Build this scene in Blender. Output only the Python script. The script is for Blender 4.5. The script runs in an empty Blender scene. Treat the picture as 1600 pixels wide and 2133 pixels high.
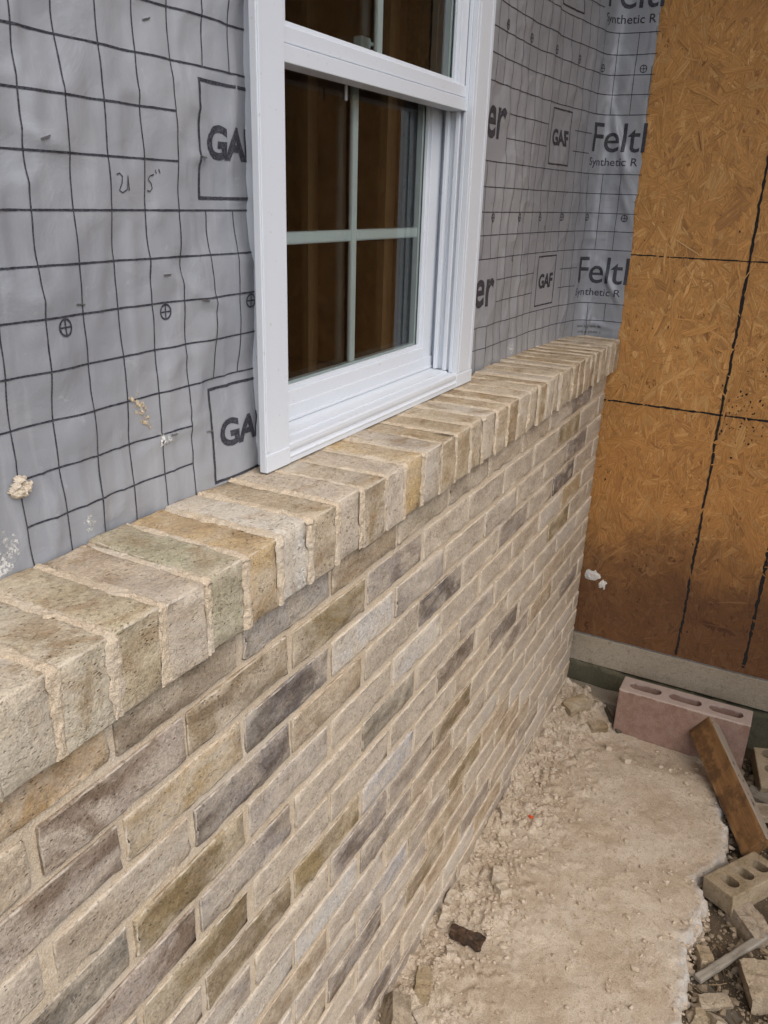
import bpy, bmesh, math, random
import numpy as np
from mathutils import Vector, Matrix, noise as mn

S = bpy.context.scene
COL = S.collection
random.seed(7)

# ------------------------------------------------------------------ camera
cam_d = bpy.data.cameras.new('camera')
cam = bpy.data.objects.new('camera', cam_d)
COL.objects.link(cam)
_R = Matrix(((0.46506929, -0.88476233, 0.03010269),
             (-0.30619565, -0.19266864, -0.93226767),
             (0.83063516, 0.42435176, -0.36051465)))      # rows: right, down, forward
_rot = Matrix((_R[0], -Vector(_R[1]), -Vector(_R[2]))).transposed()
cam.matrix_world = Matrix.Translation((0, -0.522, 1.59)) @ _rot.to_4x4()
cam_d.sensor_fit = 'AUTO'
cam_d.sensor_width = 36
cam_d.lens = 36 * 1693.2 / 2133.0
cam_d.clip_start = 0.02
cam_d.clip_end = 500
S.camera = cam

# ------------------------------------------------------------------ light
SUN_EL, SUN_AZ = 52.0, 214.0        # degrees; azimuth clockwise from +Y
world = bpy.data.worlds.new('World')
S.world = world
world.use_nodes = True
wn = world.node_tree
bg = wn.nodes['Background']
sky = wn.nodes.new('ShaderNodeTexSky')
sky.sky_type = 'NISHITA'
sky.sun_disc = False
sky.sun_elevation = math.radians(SUN_EL)
sky.sun_rotation = math.radians(SUN_AZ)
sky.air_density = 1.0
sky.dust_density = 2.5
sky.ozone_density = 1.0
wn.links.new(sky.outputs[0], bg.inputs[0])
bg.inputs[1].default_value = 0.15
sd = bpy.data.lights.new('sun', 'SUN')
sun = bpy.data.objects.new('sun', sd)
COL.objects.link(sun)
sd.energy = 1.7
sd.angle = math.radians(70)
sd.color = (1.0, 0.95, 0.87)
_a, _e = math.radians(SUN_AZ), math.radians(SUN_EL)
_dir = Vector((math.sin(_a) * math.cos(_e), math.cos(_a) * math.cos(_e), math.sin(_e)))
sun.rotation_euler = _dir.to_track_quat('Z', 'Y').to_euler()
S.view_settings.view_transform = 'Standard'
S.view_settings.look = 'None'
S.view_settings.gamma = 1
S.view_settings.exposure = 0.44
S.view_settings.use_curve_mapping = False
S.cycles.use_denoising = True
S.cycles.max_bounces = 10
S.cycles.transparent_max_bounces = 16

# ------------------------------------------------------------------ helpers
def hash3(i, j, k, seed):
    n = (i * 374761393 + j * 668265263 + k * 2147483647 + seed * 974634777) & 0xFFFFFFFF
    n = ((n ^ (n >> 13)) * 1274126177) & 0xFFFFFFFF
    n = n ^ (n >> 16)
    return (n & 0xFFFFFF) / float(0xFFFFFF) * 2 - 1

def vn(x, y, z=0.0, seed=0):
    x = np.asarray(x, float); y = np.asarray(y, float) + 0 * x; z = np.asarray(z, float) + 0 * x
    xi, yi, zi = np.floor(x).astype(np.int64), np.floor(y).astype(np.int64), np.floor(z).astype(np.int64)
    fx, fy, fz = x - xi, y - yi, z - zi
    fx, fy, fz = [t * t * t * (t * (t * 6 - 15) + 10) for t in (fx, fy, fz)]
    r = 0
    for a in (0, 1):
        for b in (0, 1):
            for c in (0, 1):
                w = (fx if a else 1 - fx) * (fy if b else 1 - fy) * (fz if c else 1 - fz)
                r = r + w * hash3(xi + a, yi + b, zi + c, seed)
    return r

def fbm(x, y, z=0.0, seed=0, o=3):
    r, a, f = 0, 1.0, 1.0
    for i in range(o):
        r = r + a * vn(np.asarray(x) * f, np.asarray(y) * f, np.asarray(z) * f, seed + i)
        a *= .5; f *= 2.07
    return r

def link(name, me, m=None, parent=None, smooth=False):
    o = bpy.data.objects.new(name, me)
    COL.objects.link(o)
    if m is not None and len(me.materials) == 0:
        me.materials.append(m)
    if parent is not None:
        o.parent = parent
    if smooth:
        me.polygons.foreach_set('use_smooth', [True] * len(me.polygons))
    return o

def mesh(name, v, f):
    me = bpy.data.meshes.new(name)
    me.from_pydata([tuple(p) for p in v], [], f)
    me.update()
    return me

def tag(o, label, cat, group=None):
    o['label'] = label; o['category'] = cat; o['kind'] = 'thing'
    group = group or {'mortar lump': 'mortar lumps along the wall foot', 'brick piece': 'broken brick pieces on the ground', 'mortar splash': 'mortar splashes stuck to the walls', 'brick': 'loose bricks by the lumber', 'roofing felt': 'felt sheets beside the window', 'wood strip': 'wood strips in the soil'}.get(cat)
    if group: o['group'] = group
    return o

def thing(name, label, cat, loc=(0, 0, 0), group=None):
    o = bpy.data.objects.new(name, None)
    o.empty_display_size = .05
    o.location = loc
    COL.objects.link(o)
    return tag(o, label, cat, group)

def struct(o):
    o['kind'] = 'structure'; return o

def stuff(o):
    o['kind'] = 'stuff'; return o

def rough_box(l, n, r, amp=0.0, freq=20.0, seed=0, skip='', ragged=0.0):
    """box centred at 0, size l, grid n per axis, rounded edges r, noise relief amp.  skip: faces left out ('y+')"""
    lines = []
    for a in range(3):
        h = l[a] / 2
        m = n[a]
        lines.append([-h] + list(np.linspace(-h + r, h - r, m)) + [h])
    nn = [len(q) for q in lines]
    idx, V, F, E = {}, [], [], []
    def vert(i, j, k):
        key = (i, j, k)
        if key not in idx:
            idx[key] = len(V)
            V.append((lines[0][i], lines[1][j], lines[2][k]))
            e = sum(1 for q, c in zip((i, j, k), nn) if q in (0, c - 1))
            e2 = sum(1 for q, c in zip((i, j, k), nn) if q in (0, 1, c - 2, c - 1))
            E.append(1.0 if e >= 2 else (.62 if e2 >= 2 else 0.0))
        return idx[key]
    def side(ax, s):
        if 'xyz'[ax] + ('+' if s else '-') in skip.split(','):
            return
        u, w = [q for q in range(3) if q != ax]
        for a in range(nn[u] - 1):
            for b in range(nn[w] - 1):
                q = []
                for (da, db) in ((0, 0), (1, 0), (1, 1), (0, 1)):
                    t = [0, 0, 0]; t[ax] = nn[ax] - 1 if s else 0; t[u] = a + da; t[w] = b + db
                    q.append(vert(*t))
                flip = (s == 1) ^ (ax == 1)
                F.append(q if flip else q[::-1])
    for ax in range(3):
        side(ax, 0); side(ax, 1)
    P = np.array(V); H = np.array(l) / 2
    inner = np.clip(P, -(H - r), H - r)
    d = P - inner
    ln = np.linalg.norm(d, axis=1, keepdims=True); ln[ln == 0] = 1
    d = d / ln
    P = inner + d * r
    if amp:
        q = P * freq + seed * 7.13
        nz = fbm(q[:, 0], q[:, 1], q[:, 2], seed, 2)[:, None]
        P = P + d * amp * nz
        if ragged:
            w = (np.array(E) > .9).astype(float)[:, None]
            for a in range(3):
                P[:, a] += (ragged * w[:, 0] * vn(q[:, 0] * 3, q[:, 1] * 3, q[:, 2] * 3, seed + 11 + a))
    return P, F, E

def rb_mesh(name, *a, **k):
    P, F, E = rough_box(*a, **k)
    me = mesh(name, P, F)
    at = me.attributes.new('edge', 'FLOAT', 'POINT')
    at.data.foreach_set('value', E)
    return me

def add_box(bm, x0, x1, y0, y1, z0, z1, bev=0.0):
    g = bmesh.ops.create_cube(bm, size=1)
    vs = g['verts']
    for v in vs:
        v.co = Vector(((x0 + x1) / 2 + v.co.x * (x1 - x0), (y0 + y1) / 2 + v.co.y * (y1 - y0), (z0 + z1) / 2 + v.co.z * (z1 - z0)))
    if bev:
        es = list({e for v in vs for e in v.link_edges})
        bmesh.ops.bevel(bm, geom=es, offset=bev, segments=2, affect='EDGES', profile=.5)

def boxes(name, lst, m, parent=None, bev=0.0015):
    bm = bmesh.new()
    for b in lst:
        add_box(bm, *b, bev=bev)
    me = bpy.data.meshes.new(name); bm.to_mesh(me); bm.free()
    return link(name, me, m, parent)

def prism_x(name, prof, x0, x1, m, parent=None):
    """profile of (y,z) points extruded along x, closed"""
    n = len(prof)
    V = [(x0, y, z) for y, z in prof] + [(x1, y, z) for y, z in prof]
    F = [[i, (i + 1) % n, n + (i + 1) % n, n + i] for i in range(n)] + [list(range(n))[::-1], list(range(n, 2 * n))]
    bm = bmesh.new()
    me = mesh(name, V, F); bm.from_mesh(me)
    bmesh.ops.recalc_face_normals(bm, faces=bm.faces); bm.to_mesh(me); bm.free()
    return link(name, me, m, parent)

# ------------------------------------------------------------------ node helpers
class M:
    def __init__(s, name, rough=.9, spec=.3):
        s.m = bpy.data.materials.new(name); s.m.use_nodes = True
        s.t = s.m.node_tree; s.b = s.t.nodes['Principled BSDF']
        s.b.inputs['Roughness'].default_value = rough
        s.b.inputs['Specular IOR Level'].default_value = spec
        s._obj = None
    def n(s, t, **k):
        q = s.t.nodes.new(t)
        for a, v in k.items(): setattr(q, a, v)
        return q
    def l(s, a, b):
        s.t.links.new(a, b)
    def put(s, sock, v):
        if isinstance(v, bpy.types.NodeSocket): s.l(v, sock)
        elif isinstance(v, (tuple, list)) and len(v) == 3 and sock.type == 'RGBA': sock.default_value = (*v, 1)
        else: sock.default_value = v
    def coord(s, rnd=False, scale=(1, 1, 1)):
        tc = s.n('ShaderNodeTexCoord').outputs['Object']
        if rnd:
            oi = s.n('ShaderNodeObjectInfo')
            mu = s.math('MULTIPLY', oi.outputs['Random'], 53.7)
            cb = s.n('ShaderNodeCombineXYZ')
            for i in range(3): s.l(mu, cb.inputs[i])
            ad = s.n('ShaderNodeVectorMath', operation='ADD'); s.l(tc, ad.inputs[0]); s.l(cb.outputs[0], ad.inputs[1]); tc = ad.outputs[0]
        if scale != (1, 1, 1):
            mp = s.n('ShaderNodeVectorMath', operation='MULTIPLY'); s.l(tc, mp.inputs[0]); mp.inputs[1].default_value = scale; tc = mp.outputs[0]
        return tc
    def math(s, op, a, b=0.0, c=None):
        q = s.n('ShaderNodeMath', operation=op)
        s.put(q.inputs[0], a); s.put(q.inputs[1], b)
        if c is not None: s.put(q.inputs[2], c)
        return q.outputs[0]
    def noise(s, vec, sc, det=3.0, ro=.55, dist=0.0):
        q = s.n('ShaderNodeTexNoise'); s.l(vec, q.inputs['Vector'])
        q.inputs['Scale'].default_value = sc; q.inputs['Detail'].default_value = det
        q.inputs['Roughness'].default_value = ro; q.inputs['Distortion'].default_value = dist
        return q.outputs['Fac']
    def voro(s, vec, sc, out='Distance', feature='F1', rnd=1.0):
        q = s.n('ShaderNodeTexVoronoi', feature=feature); s.l(vec, q.inputs['Vector'])
        q.inputs['Scale'].default_value = sc; q.inputs['Randomness'].default_value = rnd
        return q.outputs[out]
    def ramp(s, fac, lo, hi, a=0.0, b=1.0, smooth=True):
        q = s.n('ShaderNodeMapRange', interpolation_type='SMOOTHSTEP' if smooth else 'LINEAR')
        s.put(q.inputs[0], fac)
        q.inputs[1].default_value, q.inputs[2].default_value = lo, hi
        q.inputs[3].default_value, q.inputs[4].default_value = a, b
        return q.outputs[0]
    def mix(s, fac, a, b, mode='MIX'):
        q = s.n('ShaderNodeMix', data_type='RGBA', blend_type=mode)
        s.put(q.inputs[0], fac); s.put(q.inputs[6], a); s.put(q.inputs[7], b)
        return q.outputs[2]
    def attr(s, name, kind='GEOMETRY'):
        q = s.n('ShaderNodeAttribute', attribute_name=name, attribute_type=kind); return q
    def bump(s, h, strength=.5, dist=.001, prev=None):
        q = s.n('ShaderNodeBump'); s.put(q.inputs['Height'], h)
        q.inputs['Strength'].default_value = strength; q.inputs['Distance'].default_value = dist
        if prev is not None: s.l(prev, q.inputs['Normal'])
        return q.outputs[0]
    def color(s, c): s.put(s.b.inputs['Base Color'], c); return s
    def normal(s, n): s.l(n, s.b.inputs['Normal']); return s

# ------------------------------------------------------------------ materials
def mat_brick(name, dust=0.0, film=.8, stain=0.0):
    q = M(name, .93, .2)
    v = q.coord(True)
    vs = q.coord(True, (.55, 1, 1.3))
    oi = q.n('ShaderNodeObjectInfo')
    col = oi.outputs['Color']; dark = oi.outputs['Alpha']
    n1 = q.noise(v, 11, 5, .6, .6)
    n2 = q.noise(vs, 15, 6, .62, 1.0)
    n3 = q.noise(v, 170, 4, .7)
    n4 = q.noise(vs, 46, 4, .6, .4)
    c = q.mix(q.ramp(n1, .40, .66, 0, .66), col, (.575, .49, .38))
    c = q.mix(q.ramp(q.noise(vs, 8, 5, .65, 1.2), .52, .66, 0, .45), c, q.mix(.4, col, (.36, .31, .265)))
    c = q.mix(q.ramp(n4, .50, .72, 0, .5), c, q.mix(.5, col, (.40, .29, .17)))
    dk = q.mix(1.0, col, (.50, .43, .36), 'MULTIPLY')
    c = q.mix(q.math('MULTIPLY', q.ramp(n2, .42, .62), dark), c, dk)
    if stain:
        c = q.mix(q.ramp(q.noise(v, 13, 6, .68, .8), .50, .68, 0, stain), c, (.30, .205, .11))
    gr = q.ramp(n3, .28, .72, .70, 1.24, False)
    c = q.mix(1.0, c, gr, 'MULTIPLY')
    fine = q.ramp(q.noise(v, 640, 2, .7), .3, .7, .80, 1.18, False)
    c = q.mix(1.0, c, fine, 'MULTIPLY')
    # drag pits
    pv = q.coord(True, (.5, .8, 1))
    pm = q.math('MULTIPLY', q.ramp(q.voro(pv, 300), .10, .36, 1, 0), q.ramp(q.noise(v, 95, 3, .7), .48, .62))
    pm2 = q.math('MULTIPLY', q.ramp(q.noise(pv, 800, 2, .6), .58, .70), q.ramp(q.noise(v, 50, 3, .7), .42, .60))
    pm = q.math('MAXIMUM', pm, q.math('MULTIPLY', pm2, .6))
    c = q.mix(q.math('MULTIPLY', pm, .78), c, q.mix(1.0, c, (.40, .31, .22), 'MULTIPLY'))
    # smeared mortar film: patches, and along the edges of the face
    e = q.attr('edge').outputs['Fac']
    fn = q.noise(vs, 20, 5, .7, .5)
    fl_ = q.ramp(q.math('ADD', fn, q.math('MULTIPLY', e, .16)), .46, .69, 0, film)
    fl_ = q.math('MULTIPLY', fl_, q.ramp(q.noise(v, 240, 3, .7), .34, .60, .35, 1))
    keep_ = q.math('SUBTRACT', 1.0, q.math('MULTIPLY', dark, .75))
    wf = q.math('MULTIPLY', q.ramp(oi.outputs['Random'], .45, 1.0), q.ramp(q.noise(vs, 9, 5, .7, .8), .46, .64, 0, .62))
    wf = q.math('MULTIPLY', wf, keep_)
    c = q.mix(wf, c, (.61, .565, .495))
    ed = q.math('MULTIPLY', q.ramp(e, .65, .95), q.ramp(q.noise(v, 60, 3), .38, .60, 0, .6))
    fl_ = q.math('MULTIPLY', fl_, keep_)
    c = q.mix(fl_, c, (.625, .53, .405))
    c = q.mix(ed, c, (.64, .58, .49))
    if dust:
        c = q.mix(q.ramp(q.noise(v, 40, 4), .4, .65, 0, dust), c, (.42, .34, .25))
        c = q.mix(1.0, c, (.78, .76, .72), 'MULTIPLY')
    q.color(c)
    h = q.math('ADD', q.math('MULTIPLY', n3, .9), q.math('MULTIPLY', pm, -.8))
    h = q.math('ADD', h, q.math('MULTIPLY', n4, .35))
    h = q.math('ADD', h, q.math('MULTIPLY', q.noise(v, 420, 2, .7), .35))
    q.normal(q.bump(h, .9, .0026))
    return q.m

def mat_mortar(name='mortar', a=(.66, .555, .42), b=(.50, .39, .27), pale=(.64, .575, .48)):
    q = M(name, .97, .1)
    v = q.coord()
    g = q.noise(v, 520, 2, .8)
    c = q.mix(q.ramp(g, .34, .64), b, a)
    c = q.mix(q.ramp(q.noise(v, 9, 4), .45, .68, 0, .6), c, pale)
    c = q.mix(q.ramp(q.voro(v, 420), .0, .3, .5, 0), c, (.26, .17, .10))
    q.color(c)
    h = q.math('ADD', g, q.math('MULTIPLY', q.noise(v, 150, 3), .9))
    q.normal(q.bump(h, .8, .0022))
    return q.m

def mat_plain(name, col, rough=.5, spec=.4, var=.06, sc=40, bump=0.0, metal=0.0):
    q = M(name, rough, spec)
    v = q.coord()
    n = q.noise(v, sc, 4)
    q.color(q.mix(1.0, col, q.ramp(n, .3, .7, 1 - var, 1 + var, False), 'MULTIPLY'))
    q.b.inputs['Metallic'].default_value = metal
    if bump: q.normal(q.bump(q.noise(v, sc * 6, 4), bump, .002))
    return q.m

def mat_vinyl():
    q = M('white_vinyl', .38, .45)
    v = q.coord()
    c = q.mix(q.ramp(q.noise(v, 6, 4), .45, .75, 0, .35), (.635, .672, .725), (.585, .61, .655))
    c = q.mix(q.ramp(q.noise(v, 130, 3), .66, .74, 0, .5), c, (.48, .43, .36))
    q.color(c)
    w = q.coord(False, (1, 1, .02))
    q.normal(q.bump(q.noise(w, 260, 2), .05, .001))
    return q.m

def mat_felt():
    q = M('felt_face', .42, .5)
    v = q.coord()
    n = q.noise(v, 3.0, 4)
    c = q.mix(q.ramp(n, .3, .7), (.272, .284, .310), (.360, .371, .394))
    c = q.mix(q.ramp(q.noise(q.coord(False, (1, 1, .12)), 55, 4), .52, .75, 0, .28), c, (.46, .465, .48))
    c = q.mix(q.ramp(q.noise(v, 45, 5, .7), .62, .72, 0, .30), c, (.50, .50, .51))
    q.color(c)
    q.b.inputs['Metallic'].default_value = .10
    # fine weave
    w1 = q.n('ShaderNodeTexWave', wave_type='BANDS', bands_direction='DIAGONAL')
    q.l(v, w1.inputs['Vector']); w1.inputs['Scale'].default_value = 260; w1.inputs['Distortion'].default_value = .6
    q.normal(q.bump(q.math('ADD', q.math('MULTIPLY', w1.outputs['Fac'], .35), q.noise(v, 240, 4)), .18, .0008, q.bump(q.noise(v, 16, 4, .6, .8), .35, .006)))
    return q.m

def mat_print():
    q = M('printed_ink', .55, .35)
    v = q.coord()
    q.color(q.mix(q.ramp(q.noise(v, 420, 3), .40, .66), (.026, .026, .034), (.075, .075, .088)))
    return q.m

def mat_strand():
    q = M('wood_strand', .62, .35)
    col = q.attr('tint').outputs['Color']
    uv = q.n('ShaderNodeUVMap').outputs[0]
    mp = q.n('ShaderNodeVectorMath', operation='MULTIPLY'); q.l(uv, mp.inputs[0]); mp.inputs[1].default_value = (14, 260, 1)
    n = q.noise(mp.outputs[0], 1.0, 4, .65)
    c = q.mix(q.ramp(n, .32, .68, 0, .75), col, q.mix(1.0, col, (.55, .46, .36), 'MULTIPLY'))
    c = q.mix(q.ramp(n, .62, .74, 0, .5), c, q.mix(.35, col, (.75, .50, .24)))
    g = q.n('ShaderNodeNewGeometry').outputs['Position']
    c = q.mix(q.ramp(q.noise(g, 3.2, 4, .6), .45, .65, 0, .4), c, q.mix(1.0, c, (1.22, 1.26, 1.32), 'MULTIPLY'))
    c = osb_stain(q, c, g)
    q.color(c)
    q.normal(q.bump(n, .55, .0016))
    return q.m

def osb_stain(q, c, g):
    sx = q.n('ShaderNodeSeparateXYZ'); q.l(g, sx.inputs[0])
    z = q.math('ADD', sx.outputs[2], q.math('MULTIPLY', q.math('SUBTRACT', q.noise(g, 5, 5, .6), .5), .42))
    wet = q.ramp(z, .40, .76, .97, 0)
    c = q.mix(wet, c, q.mix(1.0, q.mix(.35, c, (.30, .17, .11)), (.31, .275, .285), 'MULTIPLY'))
    c = q.mix(q.ramp(q.math('ADD', sx.outputs[2], q.math('MULTIPLY', q.noise(g, 9, 4), .2)), .95, 1.15, .20, 0), c, q.mix(1.0, c, (.78, .62, .5), 'MULTIPLY'))
    return c

def mat_osb_back():
    q = M('board_core', .75, .25)
    v = q.coord()
    n = q.noise(v, 90, 5, .7)
    c = q.mix(q.ramp(n, .3, .7), (.24, .10, .032), (.40, .19, .065))
    g = q.n('ShaderNodeNewGeometry').outputs['Position']
    q.color(osb_stain(q, c, g))
    q.normal(q.bump(n, .5, .002))
    return q.m

def mat_glass():
    q = M('window_glass', 0, .5)
    t = q.t; t.nodes.remove(q.b)
    out = [n for n in t.nodes if n.type == 'OUTPUT_MATERIAL'][0]
    tr = q.n('ShaderNodeBsdfTransparent'); tr.inputs[0].default_value = (.925, .955, .94, 1)
    gl = q.n('ShaderNodeBsdfGlossy'); gl.inputs['Roughness'].default_value = .015; gl.inputs[0].default_value = (.95, .98, .97, 1)
    fr = q.n('ShaderNodeFresnel'); fr.inputs[0].default_value = 1.52
    mx = q.n('ShaderNodeMixShader')
    q.l(fr.outputs[0], mx.inputs[0]); q.l(tr.outputs[0], mx.inputs[1]); q.l(gl.outputs[0], mx.inputs[2])
    q.l(mx.outputs[0], out.inputs[0])
    return q.m

def mat_ground(name, a, b, c3, sc=1.0, bump=.9, dist=.004, specks=True):
    q = M(name, .97, .1)
    v = q.coord()
    n1 = q.noise(v, 7 * sc, 6, .65)
    n2 = q.noise(v, 60 * sc, 5, .75)
    n3 = q.noise(v, 330 * sc, 3, .7)
    c = q.mix(q.ramp(n1, .36, .64), a, b)
    c = q.mix(q.ramp(n2, .52, .70, 0, .7), c, c3)
    c = q.mix(1.0, c, q.ramp(n3, .3, .7, .74, 1.18, False), 'MULTIPLY')
    if specks:
        c = q.mix(q.math('MULTIPLY', q.ramp(q.voro(v, 120 * sc), .10, .24, .75, 0), q.ramp(q.noise(v, 30, 3), .5, .6)), c, (.17, .10, .05))
    q.color(c)
    h = q.math('ADD', q.math('MULTIPLY', n2, 1.2), q.math('MULTIPLY', n3, .6))
    q.normal(q.bump(h, bump, dist))
    return q.m

def mat_wood(name, a, b, dark, axis=(1, .12, 1), sc=60, rough=.75, stain=.5):
    q = M(name, rough, .25)
    v = q.coord(False, axis)
    n = q.noise(v, sc, 5, .6, .5)
    o = q.coord()
    c = q.mix(q.ramp(n, .32, .68), a, b)
    c = q.mix(q.ramp(q.noise(o, 16, 5, .7), .50, .66, 0, stain), c, dark)
    q.color(c)
    q.normal(q.bump(n, .4, .0015))
    return q.m

BRICK = mat_brick('fired_brick')
BRICK_L = mat_brick('dusty_brick', .55, .3)
BRICK_S = mat_brick('sill_fired_brick', 0, .42, .8)
MORTAR = mat_mortar()
VINYL = mat_vinyl()
FELT = mat_felt()
INK = mat_print()
STRAND = mat_strand()
CORE = mat_osb_back()
GLASS = mat_glass()
SPILL = mat_ground('dried_mortar_crust', (.46, .355, .245), (.56, .475, .375), (.36, .245, .145))
SOIL = mat_ground('dark_soil', (.055, .042, .028), (.11, .082, .055), (.17, .135, .095))
STONE = mat_ground('pale_crumb', (.50, .43, .34), (.45, .36, .26), (.58, .51, .43), 1.0, .6, .002, False)
CONC = mat_ground('foundation_cement', (.30, .25, .185), (.35, .30, .23), (.20, .165, .115), .7, .4, .002, False)
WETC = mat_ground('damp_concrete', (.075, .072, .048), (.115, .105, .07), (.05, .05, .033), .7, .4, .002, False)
FOOT = mat_ground('footing_concrete', (.26, .22, .17), (.31, .265, .205), (.2, .16, .11), .7, .5, .002, False)
def mat_pink():
    q = M('pink_concrete', .95, .15)
    v = q.coord(); n = q.noise(v, 30, 5, .7); f = q.noise(v, 330, 3, .7)
    c = q.mix(q.ramp(n, .36, .64), (.245, .15, .115), (.30, .20, .158))
    c = q.mix(1.0, c, q.ramp(f, .3, .7, .74, 1.18, False), 'MULTIPLY')
    sx = q.n('ShaderNodeSeparateXYZ'); q.l(v, sx.inputs[0])
    c = q.mix(q.ramp(q.math('ADD', sx.outputs[2], q.math('MULTIPLY', q.math('SUBTRACT', n, .5), .02)), .088, .093, 0, .62), c, (.50, .42, .37))
    q.color(c); q.normal(q.bump(q.math('ADD', f, n), .6, .002))
    return q.m
PINK = mat_pink()
def mat_lumber():
    q = M('weathered_lumber', .75, .25)
    v = q.coord(False, (1, .12, 1)); o = q.coord()
    n = q.noise(v, 60, 5, .6, .5)
    c = q.mix(q.ramp(n, .32, .68), (.25, .135, .055), (.165, .085, .033))
    c = q.mix(q.ramp(q.noise(o, 16, 5, .7), .46, .62, 0, .75), c, (.085, .045, .022))
    sx = q.n('ShaderNodeSeparateXYZ'); q.l(o, sx.inputs[0])
    edge = q.ramp(q.math('ABSOLUTE', sx.outputs[0]), .0392, .0412)
    g = q.mix(q.ramp(q.noise(q.coord(False, (1, .35, 1)), 48, 3), .58, .64), (.27, .225, .175), (.05, .032, .022))
    c = q.mix(edge, c, g)
    q.color(c); q.normal(q.bump(n, .4, .0015))
    return q.m
LUMBER = mat_lumber()
GREYWOOD = mat_wood('grey_wood', (.27, .245, .205), (.19, .165, .13), (.10, .08, .06))
DARKWOOD = mat_wood('dark_damp_wood', (.10, .085, .065), (.07, .056, .04), (.04, .03, .02))
CRUMB = mat_ground('crust_crumb', (.48, .40, .31), (.43, .345, .255), (.54, .475, .395), 1.0, .6, .002, False)
BARK = mat_wood('charred_bark', (.035, .022, .015), (.10, .06, .036), (.012, .009, .007), (1, 1, .4), 90, .8, .8)
STUD = mat_wood('stud_pine', (.35, .21, .10), (.29, .17, .08), (.22, .13, .06), (1, 1, .1), 60, .7, .2)
KRAFT = mat_plain('kraft_paper', (.34, .20, .095), .7, .2, .5, 3)
TRACK = mat_plain('track_shadow_vinyl', (.40, .44, .51), .4, .4, .03)  # shade of the jamb recess put into the vinyl colour
MUNTIN = mat_plain('muntin_white', (.74, .80, .775), .35, .4, .03)
STEEL = mat_plain('staple_steel', (.35, .35, .36), .35, .5, .1, 60, 0, .8)
MARK = mat_plain('black_marking', (.018, .017, .016), .7, .2, .5, 300)
ORANGE = mat_plain('orange_plastic', (.75, .10, .03), .5, .4, .1)
SHADE_BOARD = mat_plain('shade_roof_board', (.20, .13, .07), .8, .2, .2, 12)
RECESS_SHADE = mat_plain('dark_gap', (.05, .055, .06), .6, .3, .1)

# ------------------------------------------------------------------ ground
def grid_sheet(xs, ys, zf):
    nx, ny = len(xs), len(ys)
    X, Y = np.meshgrid(xs, ys, indexing='ij')
    Z = zf(X, Y)
    V = np.stack([X.ravel(), Y.ravel(), Z.ravel()], 1)
    F = [[i * ny + j, (i + 1) * ny + j, (i + 1) * ny + j + 1, i * ny + j + 1] for i in range(nx - 1) for j in range(ny - 1)]
    return V, F

gx = np.concatenate([[-200, -60, -20, -8, -3, -1, 0], np.arange(.6, 2.62, .012), [4, 8, 20, 60, 200]])
gy = np.concatenate([[-200, -60, -20, -8, -3, -1.6], np.arange(-1.2, -.38, .012), [-.2, 0, 1, 3, 8, 20, 60, 200]])
def soil_z(X, Y):
    near = np.where(X > 2.05, .35, 1) * np.clip(1 - np.maximum(np.abs(X - 1.6) / 1.4, np.abs(Y + .7) / .8) ** 4, 0, 1)
    return -.042 + near * (.010 * fbm(X * 9, Y * 9, 0, 3, 3) + .006 * vn(X * 40, Y * 40, 0, 9))
V, F = grid_sheet(gx, gy, soil_z)
struct(link('ground', mesh('ground', V, F), SOIL, smooth=True))

# spilled mortar crust along the wall
EDGE = np.array([(2.48, -.17), (2.43, -.18), (2.40, -.20), (2.39, -.30), (2.38, -.42), (2.30, -.52), (2.186, -.535), (2.09, -.552), (2.016, -.574), (1.94, -.583), (1.875, -.566),
                 (1.846, -.552), (1.80, -.528), (1.765, -.534), (1.724, -.554), (1.66, -.548), (1.605, -.54), (1.538, -.539), (1.475, -.548), (1.417, -.552), (1.352, -.553), (1.25, -.57), (1.1, -.55), (.9, -.6), (.5, -.58)])
def edge_dist(X, Y):
    """signed distance to the crust's outer edge, positive inside"""
    P = np.stack([X.ravel(), Y.ravel()], 1)
    best = np.full(len(P), 9.0)
    for a, b in zip(EDGE[:-1], EDGE[1:]):
        ab = b - a; t = np.clip(((P - a) @ ab) / (ab @ ab), 0, 1)
        best = np.minimum(best, np.linalg.norm(P - (a + t[:, None] * ab), axis=1))
    poly = np.vstack([EDGE, [(.5, .3), (2.48, .3)]])
    ins = np.zeros(len(P), bool)
    for a, b in zip(poly, np.roll(poly, -1, 0)):
        c = ((a[1] > P[:, 1]) != (b[1] > P[:, 1]))
        with np.errstate(divide='ignore', invalid='ignore'):
            xx = (b[0] - a[0]) * (P[:, 1] - a[1]) / (b[1] - a[1]) + a[0]
        ins ^= c & (P[:, 0] < xx)
    return np.where(ins, best, -best).reshape(X.shape)

def crust_top(X, Y):
    w = -Y
    X0 = X; X = X + .012 * vn(X * 30, Y * 30, 0, 77); Y = Y + .012 * vn(X0 * 30, Y * 30, 0, 78)
    wl = .055 + .03 * vn(X * 7, 0 * X, 0, 21)
    lump = np.clip(1 - w / wl, 0, 1)
    pile = np.exp(-(((X - 2.40) / .12) ** 2 + ((Y + .05) / .10) ** 2)) * .028
    z = .004 + .004 * fbm(X * 6, Y * 6, 0, 5, 3) + .0014 * fbm(X * 34, Y * 34, 0, 8, 4)
    ss = lambda q: np.clip(q, 0, 1) ** 2 * (3 - 2 * np.clip(q, 0, 1))
    z = z - .026 * ss((X - 2.17) / .15) * ss((w - .12) / .07)
    cl = np.clip(fbm(X * 42, Y * 42, 0, 33, 3), 0, 2)
    near = np.exp(-(w / .17) ** 2)
    return z + near * cl * .017 + lump * (.018 + .012 * fbm(X * 22, Y * 26, 0, 14, 3)) + pile

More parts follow.
